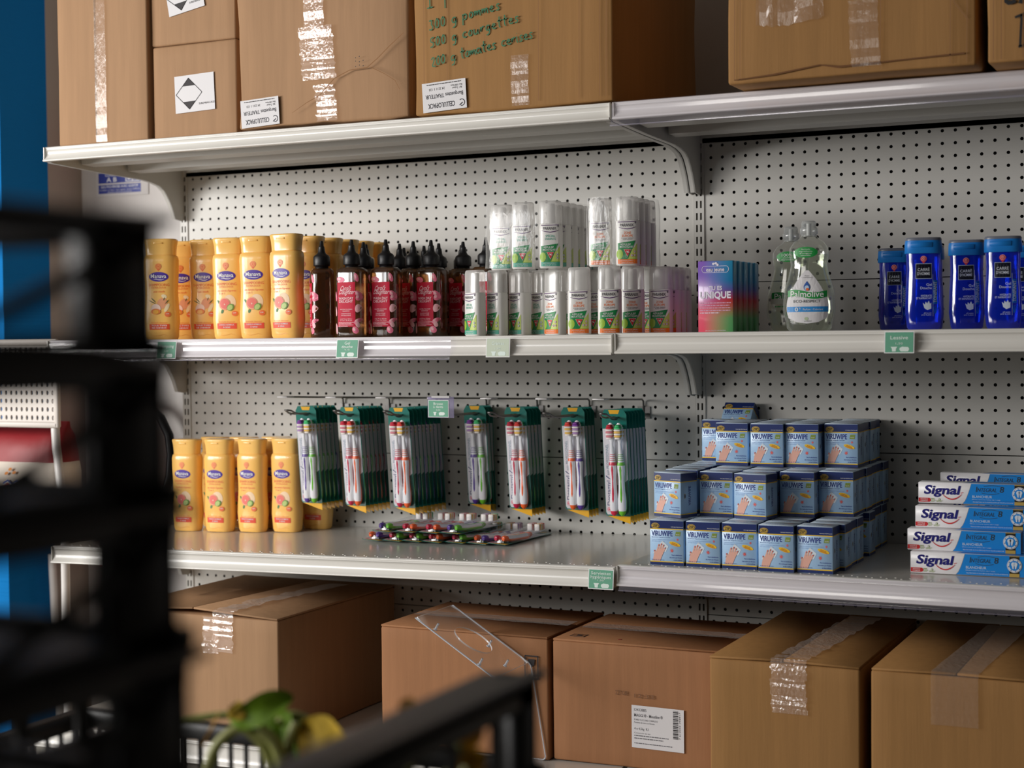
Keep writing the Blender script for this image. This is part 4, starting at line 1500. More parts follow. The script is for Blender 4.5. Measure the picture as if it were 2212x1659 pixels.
def pack_card():
    b = MB()
    hw = PW / 2
    # outline: hang hole near the top, bottom edge cut at a slant
    out = [(-hw + .004, -.004), (-hw, 0 - .010), (-hw, -PH + .004), (-hw + .004, -PH), (hw, -PH - .016), (hw, -.010), (hw - .004, -.004), (hw - .006, 0), (-hw + .006, 0)]
    n = len(out)
    b.prism([(x, z) for x, z in out[::-1]], 1, 0, .0006, M_cgreen)
    a = Art(b)
    a.poly([(-hw + .0008, -.040), (hw - .0015, -.040), (hw - .0015, -.145), (hw - .010, -.152), (-.001, -.158), (-.006, -PH + .003), (-hw + .004, -PH + .003), (-hw + .0012, -PH + .008)], M_cwhite, 1)
    a.poly([(-.008, -.153), (hw - .010, -.150), (hw - .002, -.145), (hw - .002, -PH + .004), (-.008, -PH + .004)], M_cdark, .6)
    a.poly([(-hw + .004, -PH), (hw, -PH), (hw, -PH - .0158)], M_corange, 1)
    a.poly([(-.012, -.001), (.012, -.001), (.009, -.009), (-.009, -.009)], M_corange, 1)
    hx = [(.0085 * math.cos(2 * PI * k / 14), -.018 + .0042 * math.sin(2 * PI * k / 14)) for k in range(14)]
    a.poly(hx, mat('dark_hang_hole', (10, 26, 24), .8), 1)
    nv = mat('navy_print', (44, 66, 120), .5)
    a.text('Dentamyl', -hw + .0085, -PH + .048, .0075, nv, .052, 2, .004, rot=PI / 2)
    a.text('soin PROFESSIONNEL', -hw + .0085, -PH + .118, .0058, mat('slate_print', (96, 130, 150), .5), .064, 2, rot=PI / 2)
    a.stroke([(-hw + .004, -PH + .084), (-hw + .010, -PH + .079), (-hw + .014, -PH + .077)], [.0018, .0018, .0008], nv)
    a.ell(-hw + .0085, -PH + .014, .0045, .0045, mat('rose_badge', (226, 110, 130), .5), 2, 14)
    a.ell(-hw + .0085, -PH + .014, .0033, .0033, M_cwhite, 3, 12)
    a.ell(-hw + .0085, -PH + .014, .0022, .0022, mat('rose_badge', (226, 110, 130), .5), 4, 10)
    return b.mesh('pack_card')


def blister_mesh():
    b = MB()
    rg = []
    for k, (d, ins) in enumerate(((-.0008, 0), (-.010, .0015), (-.0145, .003), (-.0155, .006))):
        r = []
        for i in range(28):
            t_ = 2 * PI * i / 28
            c, s_ = math.cos(t_), math.sin(t_)
            x = .004 + (.0205 - ins) * math.copysign(abs(c) ** (2 / 5), c)
            z = -.1275 + (.0895 - ins) * math.copysign(abs(s_) ** (2 / 5), s_)
            zz = 1.25 if z > -.075 else .88
            r.append((x, d * zz, z))
        rg.append(r[::-1])
    b.loft(rg, M_bl, False, True)
    b.add(rg[-1], [list(range(28))], M_bl, True)
    return b.mesh('blister')


cm, bm_ = pack_card(), blister_mesh()


def pack(ca, cb, label='', group='hanging toothbrush packs'):
    t = thing('toothbrush_pack', label, 'toothbrush pack', group=group)
    for nm, me in (('pack_card', cm), ('blister', bm_)):
        o = bpy.data.objects.new(nm, me)
        COL.objects.link(o)
        o.parent = t
    for c, x, ln in ((ca, -.0048, .02), (cb, .0128, 0)):
        h, br = brush_mesh(c)
        o = bpy.data.objects.new('toothbrush', h)
        COL.objects.link(o)
        o.parent = t
        o.location = (x, -.0015, -.2185)
        q = bpy.data.objects.new('bristles', br)
        COL.objects.link(q)
        q.parent = o
    return t


hooks = ((.425, -.168, 6, 'purple', 'green'), (.550, -.186, 7, 'crimson', 'orange'), (.675, -.186, 9, 'crimson', 'orange'), (.800, -.066, 3, 'purple', 'green'),
         (.925, -.120, 5, 'crimson', 'orange'), (1.050, -.100, 4, 'orange', 'purple'), (1.175, -.178, 7, 'red', 'green'))
ordn = ('leftmost', 'second', 'third', 'fourth', 'fifth', 'sixth', 'rightmost')
behind = ('green', 'crimson', 'purple', 'orange')
ZH = -.5575
for k, (x, y, n, ca, cb) in enumerate(hooks):
    b = MB()
    b.tube([(x + .009, -.001, -.5640), (x + .009, -.1, -.5635), (x + .009, -.20, -.5630), (x + .009, -.222, -.560), (x + .007, -.236, -.554), (x + .003, -.245, -.5525), (x - .003, -.245, -.5525), (x - .007, -.236, -.554), (x - .009, -.222, -.560), (x - .009, -.20, -.5630), (x - .009, -.1, -.5635), (x - .009, -.001, -.5640)], .0021, M_wire, 8)
    b.tube([(x, .003, -.568), (x, -.004, -.564), (x, -.006, -.537), (x, -.014, -.5325), (x, -.12, -.5285), (x, -.235, -.5235)], .0021, M_wire, 8)
    b.box(x - .014, x + .014, -.004, -.0005, -.574, -.548, M_wire)
    o = thing('peg_hook', 'wire peg hook carrying the %s row of toothbrush packs' % ordn[k], 'hook', (0, 0, 0), (0, 0, 0), 'wire peg hooks')
    b.build('wire_hook', o)
    b = MB()
    b.rbox(x - .013, x + .013, -.262, -.232, -.5245, -.5215, mat('clear_tag_holder', (206, 204, 204), .25), .0006, 1)
    b.build('tag_holder', o)
    for i in range(n):
        c1, c2 = (ca, cb) if i == 0 else (behind[(i + k) % 4], 'green' if i in (1, 3) else behind[(i * 2 + k) % 4])
        lb = '%s and %s toothbrush pair in front on the %s hook' % (ca, cb, ordn[k]) if i == 0 else 'toothbrush pack hanging %s behind the front one on the %s hook' % (('', 'first', 'second', 'third', 'fourth', 'fifth', 'sixth', 'seventh', 'eighth')[i], ordn[k])
        t = pack(c1, c2, lb)
        t.location = (x, y + .0178 * i, ZH + .0105 - .0003 * i)
        t.rotation_euler = (math.radians(6.0 if y + .0178 * i < -.04 else 3.5), 0, math.radians((2, -2, 1, 3, -1, 2, -2, 0, 1)[(i + k) % 9] + (5 if i == 0 and k == 6 else 0)))

# price tag hanging from the fourth hook
b = MB()
b.box(0, .062, 0, .0008, -.041, .003, clear('clear_tag_sleeve', (225, 222, 240), .18, (206, 200, 226), .12))
b.box(.002, .050, -.0008, 0, -.040, -.004, WHITE)
a = Art(b, lambda u, v, l: (u, -.0008 - l, v))
a.rect(.0032, -.0388, .0488, -.0052, M_green)
pw = mat('white_lettering_on_card', (225, 240, 232), .5)
a.text('Brosse', .026, -.0115, .005, pw, .022, bold=.01)
a.text('à dents', .026, -.0180, .005, pw, .023, bold=.01)
a.text('0,50', .026, -.0245, .003, pw, .010)
a.poly([(.014, -.029), (.022, -.029), (.0205, -.032), (.020, -.036), (.016, -.036), (.0155, -.032)], pw, 2)
a.poly([(.027, -.031), (.031, -.029), (.040, -.0295), (.042, -.033), (.038, -.036), (.028, -.036)], pw, 2)
b.box(.010, .052, -.001, .004, .0005, .0045, mat('clear_tag_holder', (206, 204, 204), .25))
tag(b.build('price_tag', None, (.792, -.268, -.5225)), 'green price tag in a clear sleeve hanging from the fourth peg hook', 'price tag')

# ------------------------------------------------------------------ packs lying on the shelf
low = ((.617, 'orange', 'purple'), (.665, 'crimson', 'green'), (.716, 'crimson', 'green'), (.768, 'crimson', 'orange'), (.819, 'crimson', 'green'), (.868, 'orange', 'purple'), (.921, 'crimson', 'orange'))
nth = ('leftmost', 'second', 'third', 'fourth', 'fifth', 'sixth', 'rightmost')
for i, (x, c1, c2) in enumerate(low):
    t = pack(c1, c2, 'toothbrush pack lying flat, %s of the seven in the bottom row on the lower shelf' % nth[i], 'toothbrush packs lying on the lower shelf')
    t.location = (x + .0265, -.250 + PH * .985 - .002 * (i % 2), zl(x) + .0028)
    t.rotation_euler = (math.radians(-90.6), 0, math.radians((0, 1, 0, -1, 0, 1, -1)[i]))
up = ((.666, 'purple', 'green'), (.720, 'crimson', 'orange'), (.772, 'crimson', 'orange'), (.826, 'purple', 'green'))
for i, (x, c1, c2) in enumerate(up):
    t = pack(c1, c2, 'toothbrush pack lying on top of the others, %s of the four in the upper row' % ('leftmost', 'second', 'third', 'rightmost')[i], 'toothbrush packs lying on the lower shelf')
    t.location = (x + .0265, -.285 + PH * .985, zl(x) + .0245)
    t.rotation_euler = (math.radians(-91.2), 0, math.radians((-1, 0, 1, 0)[i]))

# ------------------------------------------------------------------ light blue wipe cartons
M_vb = mat('sky_blue_carton', (170, 206, 240), .35, coat=.15, var=((22, 22, 14), .05))
M_vn = mat('navy_carton_band', (24, 44, 104), .35, coat=.15)
M_vy = mat('golden_line', (240, 196, 40), .4)
M_vt = mat('pale_blue_carton_top', (208, 224, 238), .4)
M_vl = mat('royal_lettering', (34, 56, 140), .45)
M_hand = mat('printed_skin', (236, 180, 162), .5)
M_gold = mat('gold_oval', (214, 176, 66), .4)
VW, VH, VD = .0645, .0830, .0475


def wipes():
    t = thing('wipes_carton', '', 'carton')
    b = MB()
    b.rbox(0, VW, 0, VD, 0, VH - .001, M_vb, .0009, 1)
    b.rbox(.0004, VW - .0004, .0004, VD - .0004, VH - .0014, VH, M_vt, .0005, 1)
    rt = lambda u, v, l: (VW + l, u, v)
    lf = lambda u, v, l: (-l, VD - u, v)
    bk = lambda u, v, l: (VW - u, VD + l, v)
    for mp, ww in ((None, VW), (rt, VD), (lf, VD), (bk, VW)):
        a = Art(b, mp)
        a.rect(.0006, VH - .0155, ww - .0006, VH - .0012, M_vn, 1)
        a.rect(.0006, VH - .0172, ww - .0006, VH - .0155, M_vy, 1)
        a.rect(.0006, .0006, ww - .0006, .0058, M_vn, 1)
        a.rect(.0006, .0058, ww - .0006, .0076, M_vy, 1)
    a = Art(b)
    a.ell(.0105, VH - .0105, .0078, .0052, M_gold, 2, 22)
    a.ell(.0105, VH - .0105, .0068, .0043, M_vn, 3, 20)
    a.ell(.0105, VH - .0105, .0062, .0038, M_gold, 4, 20)
    a.text('ZEP', .0105, VH - .0105, .0046, M_ink, .0092, 5, .02)
    a.text('www.zep-industries.com', .052, VH - .0118, .0018, WHITE, .023, 2)
    a.text('VIRUWIPE', .0232, VH - .0245, .0092, M_vl, .0405, 1, .022)
    a.poly([(.0485, VH - .0285), (.0580, VH - .0285), (.0592, VH - .0205), (.0498, VH - .0205)], mat('olive_badge', (124, 146, 50), .5), 1)
    a.text('écolo', .0540, VH - .0255, .0022, WHITE, .007, 2)
    a.text('Bactéricide, fongicide et virucide*', .0215, VH - .0315, .0018, M_vl, .036, 1)
    pale = mat('pale_blue_print', (150, 178, 222), .5)
    a.text('LINGETTE DÉSINFECTANTE POUR LES MAINS', .026, VH - .0360, .0017, pale, .044, 1)
    a.text('ET LES SURFACES', .016, VH - .0390, .0017, pale, .024, 1)
    a.poly([(.0235, .0455), (.0355, .0350), (.0305, .0250), (.0060, .0235), (.0060, .0200)], mat('white_wipe_print', (226, 236, 244), .5), 1)
    h = [(.0055, .0082), (.0070, .0165), (.0085, .0225), (.0075, .0275), (.0095, .0280), (.0115, .0245), (.0130, .0290), (.0165, .0390), (.0185, .0385), (.0165, .0300), (.0172, .0300), (.0215, .0405), (.0236, .0398), (.0205, .0300), (.0212, .0298), (.0258, .0385), (.0277, .0374), (.0238, .0280), (.0246, .0277), (.0290, .0335), (.0305, .0320), (.0262, .0235), (.0235, .0180), (.0195, .0082)]
    # the hand is drawn as small convex pieces
    for idx in ((0, 1, 2, 21, 22, 23), (2, 3, 4, 5), (2, 5, 6, 20, 21), (5, 6, 9, 10, 13), (6, 7, 8, 9), (10, 11, 12, 13), (14, 15, 16, 17), (18, 19, 20, 21), (6, 9, 13, 17, 21)):
        a.poly([h[i] for i in idx], M_hand, 2 + .02 * idx[0])
    nail = mat('printed_nail', (214, 110, 106), .5)
    for u, v in ((.0172, .0368), (.0222, .0384), (.0262, .0364), (.0291, .0318), (.0086, .0266)):
        a.ell(u, v, .0010, .0015, nail, 4, 8, tilt=-.4)
    vr = mat('virus_red', (226, 96, 92), .5)
    for cu, cv, r_ in ((.0420, .0275, .0022), (.0530, .0480, .0013)):
        a.ell(cu, cv, r_, r_, vr, 1, 12)
        for k in range(8):
            q = k * PI / 4 + .2
            a.stroke([(cu + r_ * .8 * math.cos(q), cv + r_ * .8 * math.sin(q)), (cu + r_ * 1.8 * math.cos(q), cv + r_ * 1.8 * math.sin(q))], .0006, vr, 1)
    a.ell(.0478, .0398, .0108, .0036, M_vy, 2, 20, tilt=-.28)
    a.text('Actif sur', .0478, .0408, .0022, mat('red_lettering', (196, 40, 36), .5), .011, 3, rot=-.28)
    a.text('CORONAVIRUS', .0475, .0382, .0020, mat('red_lettering', (196, 40, 36), .5), .015, 3, rot=-.28)
    for k, (s_, w_) in enumerate((('Pour la désinfection', .020), ('des mains par friction', .024), ('et des surfaces', .016))):
        a.text(s_, .0615, .0195 - k * .0045, .0022, M_vl, w_, 2, .012, al='r')
    a.text('Boîte de 12 sachets', .0035, .0100, .0020, M_vl, .024, 3, al='l')
    a = Art(b, rt)
    a.ell(.012, .040, .0022, .0046, M_gold, 1, 14)
    a.ell(.012, .040, .0015, .0036, M_vn, 2, 12)
    a.text('VIRUWIPE', .0255, .0400, .0062, M_vl, .036, 1, .015, rot=PI / 2)
    a = Art(b, lambda u, v, l: (u, v, VH + l))
    a.text('VIRUWIPE', .026, .016, .008, mat('faint_blue_print', (120, 140, 190), .5), .036, 1)
    a.ell(.05, .03, .006, .003, mat('faint_pink_print', (200, 170, 180), .5), 1, 12)
    b.build('printed_carton', t)
    return t


vp = wipes()
GV = 'light blue wipe cartons in the three-layer stack'
cols = ('leftmost', 'second', 'third', 'fourth', 'rightmost')
ZV = -.8178


def rows(n):
    return ('front row',) + tuple('row %s back' % q for q in ('one', 'two', 'three', 'four', 'five', 'six', 'seven', 'eight'))[:n - 1]


for c, (x, y, rz) in enumerate(((1.3555, -.457, 1), (1.4245, -.456, 0), (1.4925, -.455, 0), (1.562, -.462, -1), (1.630, -.455, -1))):
    for r, nm in enumerate(rows(9)):
        yy = y + r * .0484 + (.004 * math.sin(c + r * 2) if r else 0)
        put(vp, (x + (.0018 * math.sin(r * 3 + c) + (.009 if r in (1, 2, 3, 5) and c == 4 else 0) if r else 0), yy, ZV), Rz(rz if r == 0 else 0), label='light blue wipe carton in the bottom layer, %s column, %s' % (cols[c], nm), group=GV)
for c, (x, y, rz) in enumerate(((1.3435, -.402, -20), (1.4230, -.371, -2), (1.4945, -.388, -9), (1.5640, -.327, 0), (1.6290, -.296, 0))):
    for r, nm in enumerate(rows((7, 7, 7, 6, 6)[c])):
        yy = y + r * .0490 + (.010 if (rz and r) else 0)
        if yy > -.050:
            break
        put(vp, (x + (.0022 * math.sin(r * 2 + c) if r else 0), yy, ZV + VH + .0004), Rz(rz if r == 0 else 0), label='light blue wipe carton in the middle layer, %s column, %s' % (cols[c], nm), group=GV)
for c, (x, y, rz) in enumerate(((1.3465, -.128, 0), (1.4085, -.229, 0), (1.4815, -.239, 0), (1.5475, -.230, 0), (1.6175, -.207, -1))):
    for r, nm in enumerate(rows((1, 3, 4, 4, 4)[c])):
        yy = y + r * .0486
        if yy > -.045:
            break
        put(vp, (x + (.002 * math.sin(r * 2 + c) if r else 0), yy, ZV + 2 * VH + .0008), Rz(rz if r == 0 else 0), label='light blue wipe carton in the top layer, %s column, %s' % (cols[c], nm), group=GV)
put(vp, (1.360, -.072, ZV + 2.60 * VH), (math.radians(-38), 0, math.radians(-3)), label='light blue wipe carton tipped back on top of the stack against the perforated wall', group=GV)

# ------------------------------------------------------------------ toothpaste boxes
M_tw = mat('toothpaste_white_carton', (232, 230, 232), .35, coat=.15)
M_tbl = mat('toothpaste_blue_carton', (26, 140, 226), .35, coat=.15)
M_sig = mat('ultramarine_lettering', (30, 28, 122), .4)
TW, TH, TD = .192, .0375, .036


def paste():
    t = thing('toothpaste_box', '', 'box')
    b = MB()
    b.rbox(0, TW, 0, TD, 0, TH, M_tw, .0008, 1)
    sl = lambda v: .078 + .014 * (v / TH) ** .8
    for mp, hh in ((None, TH), (lambda u, v, l: (u, v, TH + l), TD)):
        a = Art(b, mp)
        n_ = 8
        vs, vg = [], []
        for i in range(n_ + 1):
            v = .0007 + (hh - .0014) * i / n_
            u = .078 + .0150 * (i / n_) ** .65
            vs += [(u, v), (TW - .0006, v)]
            vg += [(u - .0007, v), (u, v)]
        f = [(2 * i, 2 * i + 1, 2 * i + 3, 2 * i + 2) for i in range(n_)]
        a.tris(vs, f, M_tbl, 1)
        a.tris(vg, f, mat('grey_edge_line', (130, 132, 130), .5), 1)
    rt = lambda u, v, l: (TW + l, u, v)
    Art(b, rt).rect(.0006, .0006, TD - .0006, TH - .0006, M_tbl, 1)
    Art(b, rt).rect(.004, .004, .008, .034, M_ink, 2)
    a = Art(b)
    a.text('Signal', .0405, .0245, .0150, M_sig, .062, 2, .03, shear=.22)
    a.poly([(.0740, .0190), (.0785, .0198), (.0790, .0208), (.0745, .0202)], M_red, 2)
    sm = [(.0430 + .0330 * k / 12, .0165 - .0090 * math.sin(PI * k / 12) ** .8 + .0012 * k / 12) for k in range(13)]
    a.stroke(sm, [.0006 + .0016 * math.sin(PI * k / 12) for k in range(13)], M_red, 3)
    a.rect(.0006, .0022, .0185, .0095, M_red, 2)
    a.ell(.0185, .00585, .0036, .00365, M_red, 1.5, 14)
    a.text('NOUVELLE', .0105, .0074, .0018, WHITE, .0125, 3, .01)
    a.text('FORMULE', .0105, .0044, .0018, WHITE, .0125, 3, .01)
    og = mat('olive_print', (150, 170, 90), .5)
    a.text('98%', .0255, .0078, .0026, og, .0068, 2, .01)
    a.lines(.0225, .0300, .0046, .0009, og, 2, .0018, frac=(1, .8))
    a.ell(.0370, .0072, .0018, .0018, og, 2, 10)
    a.ell(.0370, .0072, .0010, .0010, M_tw, 3, 8)
    a.lines(.0320, .0425, .0042, .0009, og, 2, .0018)
    st = mat('steel_grey_lettering', (70, 80, 84), .35, metal=.4)
    a.text('I', .1010, .0270, .0095, st, .0014, 2, shear=.15)
    a.text('NTEGRAL', .1195, .0262, .0066, st, .033, 2, .004, shear=.15)
    a.text('8', .1445, .0275, .0100, st, .0070, 2, .01, shear=.15)
    a.stroke([(.1140 + .030 * k / 10, .0322 + .0020 * math.sin(PI * k / 10)) for k in range(11)], .0008, st, 2)
    a.stroke([(.1105 + .030 * k / 10, .0208 - .0022 * math.sin(PI * k / 10)) for k in range(11)], .0008, st, 2)
    a.text('BLANCHEUR', .1115, .0140, .0042, mat('ice_lettering', (206, 226, 246), .5), .0340, 2, .012)
    a.text('Efficace contre les taches, dès 1 usage', .1185, .0090, .0017, mat('ice_lettering', (206, 226, 246), .5), .049, 2)
    a.rect(.0950, .0066, .1650, .0069, M_sig, 2)
    a.text('PROTECTION 3X PLUS EFFICACE POUR TOUTE LA BOUCHE', .1300, .0042, .0019, mat('ice_lettering', (206, 226, 246), .5), .069, 2, .01)
    a.rect(.1665, .0007, .1830, TH - .0007, mat('dark_brown_panel', (40, 34, 24), .4), 2)
    a.rect(.1665, .0007, .1830, .0064, mat('gold_panel', (196, 164, 84), .4), 3)
    a.rect(.1665, TH - .0020, .1830, TH - .0010, mat('gold_panel', (196, 164, 84), .4), 3)
    a.ell(.1748, .0205, .0122, .0122, WHITE, 4, 26)
    a.ell(.1748, .0205, .0112, .0112, mat('steel_blue_ring', (70, 110, 170), .4), 5, 26)
    a.ell(.1748, .0205, .0108, .0108, WHITE, 6, 26)
    a.ell(.1748, .0205, .0086, .0086, M_tbl, 7, 24)
    tw = mat('tooth_white', (226, 236, 246), .3)
    a.ell(.1730, .0228, .0034, .0036, tw, 8, 14)
    a.ell(.1766, .0228, .0034, .0036, tw, 8, 14)
    a.poly([(.1700, .0225), (.1740, .0225), (.1738, .0150), (.1720, .0150)], tw, 9)
    a.poly([(.1756, .0225), (.1796, .0225), (.1778, .0150), (.1760, .0150)], tw, 9)
    for k in range(8):
        q = k * PI / 4 + .2
        a.ell(.1748 + .0097 * math.cos(q), .0205 + .0097 * math.sin(q), .0009, .0009, mat('steel_blue_ring', (70, 110, 170), .4), 7, 8)
    b.build('printed_carton', t)
    return t


tp_ = paste()
GT = 'toothpaste boxes at the right'
ZT = -.8172
for i, (x, y, rz) in enumerate(((1.8145, -.387, 1.5), (1.8060, -.370, 1), (1.8150, -.345, 1.2), (1.8110, -.296, 1))):
    put(tp_, (x, y, ZT + i * .0379), Rz(rz), label='white and blue toothpaste box, %s of the front stack of four' % ('bottom one', 'second from bottom', 'third from bottom', 'top one')[i], group=GT)
for i in range(4):
    put(tp_, (1.806 + .002 * i, -.085, ZT + i * .0379), Rz(0), label='white and blue toothpaste box in the back stack, %s' % ('bottom', 'second from bottom', 'third from bottom', 'top one peeking over the front stack')[i], group=GT)
for i in range(3):
    put(tp_, (2.012, -.30, ZT + i * .0379), Rz(0), label='toothpaste box of the stack cut off by the right photo edge, layer %s' % ('one', 'two', 'three')[i], group=GT)

# ------------------------------------------------------------------ clear acrylic stand
M_acr = clear('clear_acrylic_sheet', (253, 253, 253), .015, (220, 226, 232), .05, spec=.8)
M_acre = clear('bright_acrylic_edge', (225, 232, 240), .45, (236, 240, 246), .2)
t = thing('acrylic_stand', 'bent clear acrylic stand with an oval hole on the base shelf before the brown cartons', 'display stand', (1.146, -.466, -1.2012))
wS, th = .150, .003
path = [(-.075, 0), (-.006, 0), (-.0015, .003), (0, .008), (-.027, .172), (-.029, .180), (-.034, .186), (-.196, .2855)]
b = MB()
nrm = []
for i, p in enumerate(path):
    q0, q1 = path[max(0, i - 1)], path[min(len(path) - 1, i + 1)]
    dx, dz = q1[0] - q0[0], q1[1] - q0[1]
    d = math.hypot(dx, dz)
    nrm.append((-dz / d, dx / d))
# lower strip (foot and leg) as a solid ribbon, upper panel with the oval opening
for lo, hi in ((0, 6),):
    pts = path[lo:hi + 1]
    nn = nrm[lo:hi + 1]
    b.loft([[(p[0], 0, p[1]), (p[0], -wS, p[1]), (p[0] + n[0] * th, -wS, p[1] + n[1] * th), (p[0] + n[0] * th, 0, p[1] + n[1] * th)] for p, n in zip(pts, nn)], M_acr, True, False)
A0, A1 = Vector((path[6][0], 0, path[6][1])), Vector((path[7][0], 0, path[7][1]))
L_ = (A1 - A0).length
ux = (A1 - A0).normalized()
nz_ = Vector((-ux.z, 0, ux.x))
N = 40
rr = .012
outer = []
for i in range(N):
    q = 2 * PI * i / N
    c, s_ = math.cos(q), math.sin(q)
    m_ = max(abs(c) / (L_ / 2), abs(s_) / (wS / 2))
    outer.append((L_ / 2 + c / m_, -wS / 2 + s_ / m_))
hole = [(L_ * .50 + .040 * math.cos(2 * PI * i / N), -wS * .48 + .037 * math.sin(2 * PI * i / N)) for i in range(N)]
def pt(p, h):
    return A0 + ux * p[0] + Vector((0, p[1], 0)) + nz_ * h
vs = [pt(p, 0) for p in outer] + [pt(p, 0) for p in hole] + [pt(p, th) for p in outer] + [pt(p, th) for p in hole]
fs = []
for i in range(N):
    j = (i + 1) % N
    fs += [(i, j, N + j, N + i), (2 * N + i, 3 * N + i, 3 * N + j, 2 * N + j)]
b.add(vs, fs, M_acr)
b.add(vs, [f for i in range(N) for f in ((i, 2 * N + i, 2 * N + (i + 1) % N, (i + 1) % N), (N + i, N + (i + 1) % N, 3 * N + (i + 1) % N, 3 * N + i))], M_acre)
b.build('bent_sheet', t)
b = MB()
for yy in (0.0003, -wS - .0003):
    b.tube([(p[0] + n[0] * th / 2, yy, p[1] + n[1] * th / 2) for p, n in zip(path, nrm)], .0014, M_acre, 6)
b.build('polished_edge', t)
for p in ((.075, -.035), (.02, -.06), (.045, -.125), (.155, -.12)):
    s_ = MB()
    c0 = pt(p, -.004)
    c1 = pt(p, .010)
    s_.tube([c0, c0.lerp(c1, .5), c1], .0022, M_acre, 8)
    s_.tube([c1, c1.lerp(c0, .1)], .004, M_acre, 8)
    s_.build('plastic_rivet', t)

# ------------------------------------------------------------------ wall: extinguisher sign and hose
b = MB()
b.rbox(0, .172, -.003, 0, 0, .21, mat('sign_white', (222, 218, 216), .4), .001, 1)
a = Art(b, lambda u, v, l: (u, -.003 - l, v))
sb = mat('sign_blue', (40, 56, 146), .4)
a.rect(.008, .008, .148, .031, sb)
a.rect(.008, .035, .148, .062, sb)
a.rect(.008, .066, .148, .20, mat('sign_red', (190, 28, 38), .4))
a.text('CLASSES', .052, .0565, .0070, WHITE, .042, bold=.01)
a.text('A B', .052, .0440, .0115, WHITE, .034, bold=.02)
a.text('EAU PULVÉRISÉE AVEC ADDITIF', .078, .0255, .0060, WHITE, .122, bold=.01)
a.text('À utiliser sur feux : bois, papier, carton, chiffons,', .078, .0170, .0034, WHITE, .132)
a.text('plastiques, hydrocarbures liquides', .078, .0115, .0034, WHITE, .080)
a.text('EXTINCTEUR', .078, .135, .016, WHITE, .110, bold=.01)
a.rect(.098, .037, .144, .060, WHITE, 2)
for k in range(2):
    a.rect(.101 + k * .022, .039, .119 + k * .022, .058, sb, 3)
    a.poly([(.104 + k * .022, .042), (.116 + k * .022, .042), (.110 + k * .022, .055)], WHITE, 4)
tag(b.build('extinguisher_sign', None, (-.432, .1599, -.012)), 'white, blue and red fire extinguisher sign on the wall left of the shelves', 'sign')
t = thing('fire_extinguisher', 'fire extinguisher with a looped black hose on the wall left of the shelves', 'fire extinguisher', (-.315, .085, -.98))
b = MB()
b.lathe([(.045, 0), (.055, .006), (.058, .015), (.058, .33), (.05, .36), (.03, .385), (.02, .395), (.02, .41)], mat('extinguisher_red', (186, 24, 30), .3), 28)
b.build('cylinder', t)
b = MB()
b.rbox(-.02, .02, -.02, .02, .405, .435, M_blk, .004)
b.tube([(0, -.02, .43), (0, -.06, .45), (0, -.10, .44)], .007, M_blk)
b.tube([(0, -.02, .445), (0, -.06, .475), (0, -.10, .47)], .006, M_blk)
b.build('valve_handle', t)
b = MB()
hs = [(.015, -.005, .418), (.05, 0, .425), (.085, .015, .413), (.118, .025, .383), (.142, .027, .340), (.149, .027, .290), (.143, .027, .235), (.125, .027, .180), (.100, .023, .130), (.082, .01, .09)]
b.tube(hs, .0125, M_blk, 12)
b.build('hose', t)
b = MB()
b.rbox(-.06, .06, .06, .073, .20, .24, M_blk, .002)
b.build('wall_bracket', t)

# ------------------------------------------------------------------ white perforated chair and the sack on it
M_ch = mat('off_white_chair_plastic', (214, 206, 198), .45)
t = thing('plastic_chair', 'off-white chair with an oval-punched back seen through the black crate at the left', 'chair', (-.29, -.36, ZF))
b = MB()
# back panel with rows of oval holes: cells of 16 mm
cw, chh, nx, nz2 = .0155, .0195, 21, 9
vs, fs = [], []
for j in range(nz2):
    for i in range(nx):
        o = len(vs)
        cx, cz = (i - nx / 2 + .5) * cw, .829 + j * chh
        solid = i in (0, nx - 1)
        hx, hz = (.0035, .0060)
        ou = [(cw / 2, 0), (cw / 2, chh / 2), (0, chh / 2), (-cw / 2, chh / 2), (-cw / 2, 0), (-cw / 2, -chh / 2), (0, -chh / 2), (cw / 2, -chh / 2)]
        hl = [(hx * math.cos(k * PI / 4), hz * math.sin(k * PI / 4)) for k in range(8)]
        vs += [(cx + p[0], 0, cz + p[1]) for p in ou] + [(cx + p[0], 0, cz + p[1]) for p in hl] + [(cx + p[0], .004, cz + p[1]) for p in hl] + [(cx + p[0], .004, cz + p[1]) for p in ou]
        for k in range(8):
            q = (k + 1) % 8
            fs += [(o + k, o + q, o + 8 + q, o + 8 + k), (o + 8 + k, o + 8 + q, o + 16 + q, o + 16 + k), (o + 24 + q, o + 24 + k, o + 16 + k, o + 16 + q)]
b.add(vs, fs, M_ch)
hwid = nx * cw / 2
b.rbox(-hwid - .008, hwid + .008, -.004, .008, .806, .820, M_ch, .004)
for sx in (-1, 1):
    b.rbox(sx * (hwid + .004) - .006, sx * (hwid + .004) + .006, -.004, .008, .806, 1.0, M_ch, .004)
b.rbox(-hwid - .008, hwid + .008, -.004, .008, .994, 1.01, M_ch, .004)
b.build('perforated_back', t)
for sx in (-1, 1):
    b = MB()
    xx = sx * (hwid - .012)
    b.tube([(xx, .012, .93), (xx, .012, .80), (xx + sx * .006, .008, .76), (xx + sx * .020, .0, .70), (xx + sx * .032, -.004, .64), (xx + sx * .036, -.004, .55), (xx + sx * .036, -.004, .0)], .010, mat('white_metal_tube', (226, 222, 218), .3), 12)
    b.build('rear_leg', t)
    b = MB()
    b.tube([(xx, .33, .46), (xx + sx * .01, .36, .0)], .010, mat('white_metal_tube', (226, 222, 218), .3), 10)
    b.build('front_leg', t)
b = MB()
b.rbox(-.18, .18, -.006, .37, .55, .575, M_ch, .01)
b.build('seat', t)
t = thing('food_sack', 'white and red sack with a tricolour heart standing on the chair at the left', 'sack', (-.30, -.255, ZF + .5755))
b = MB()
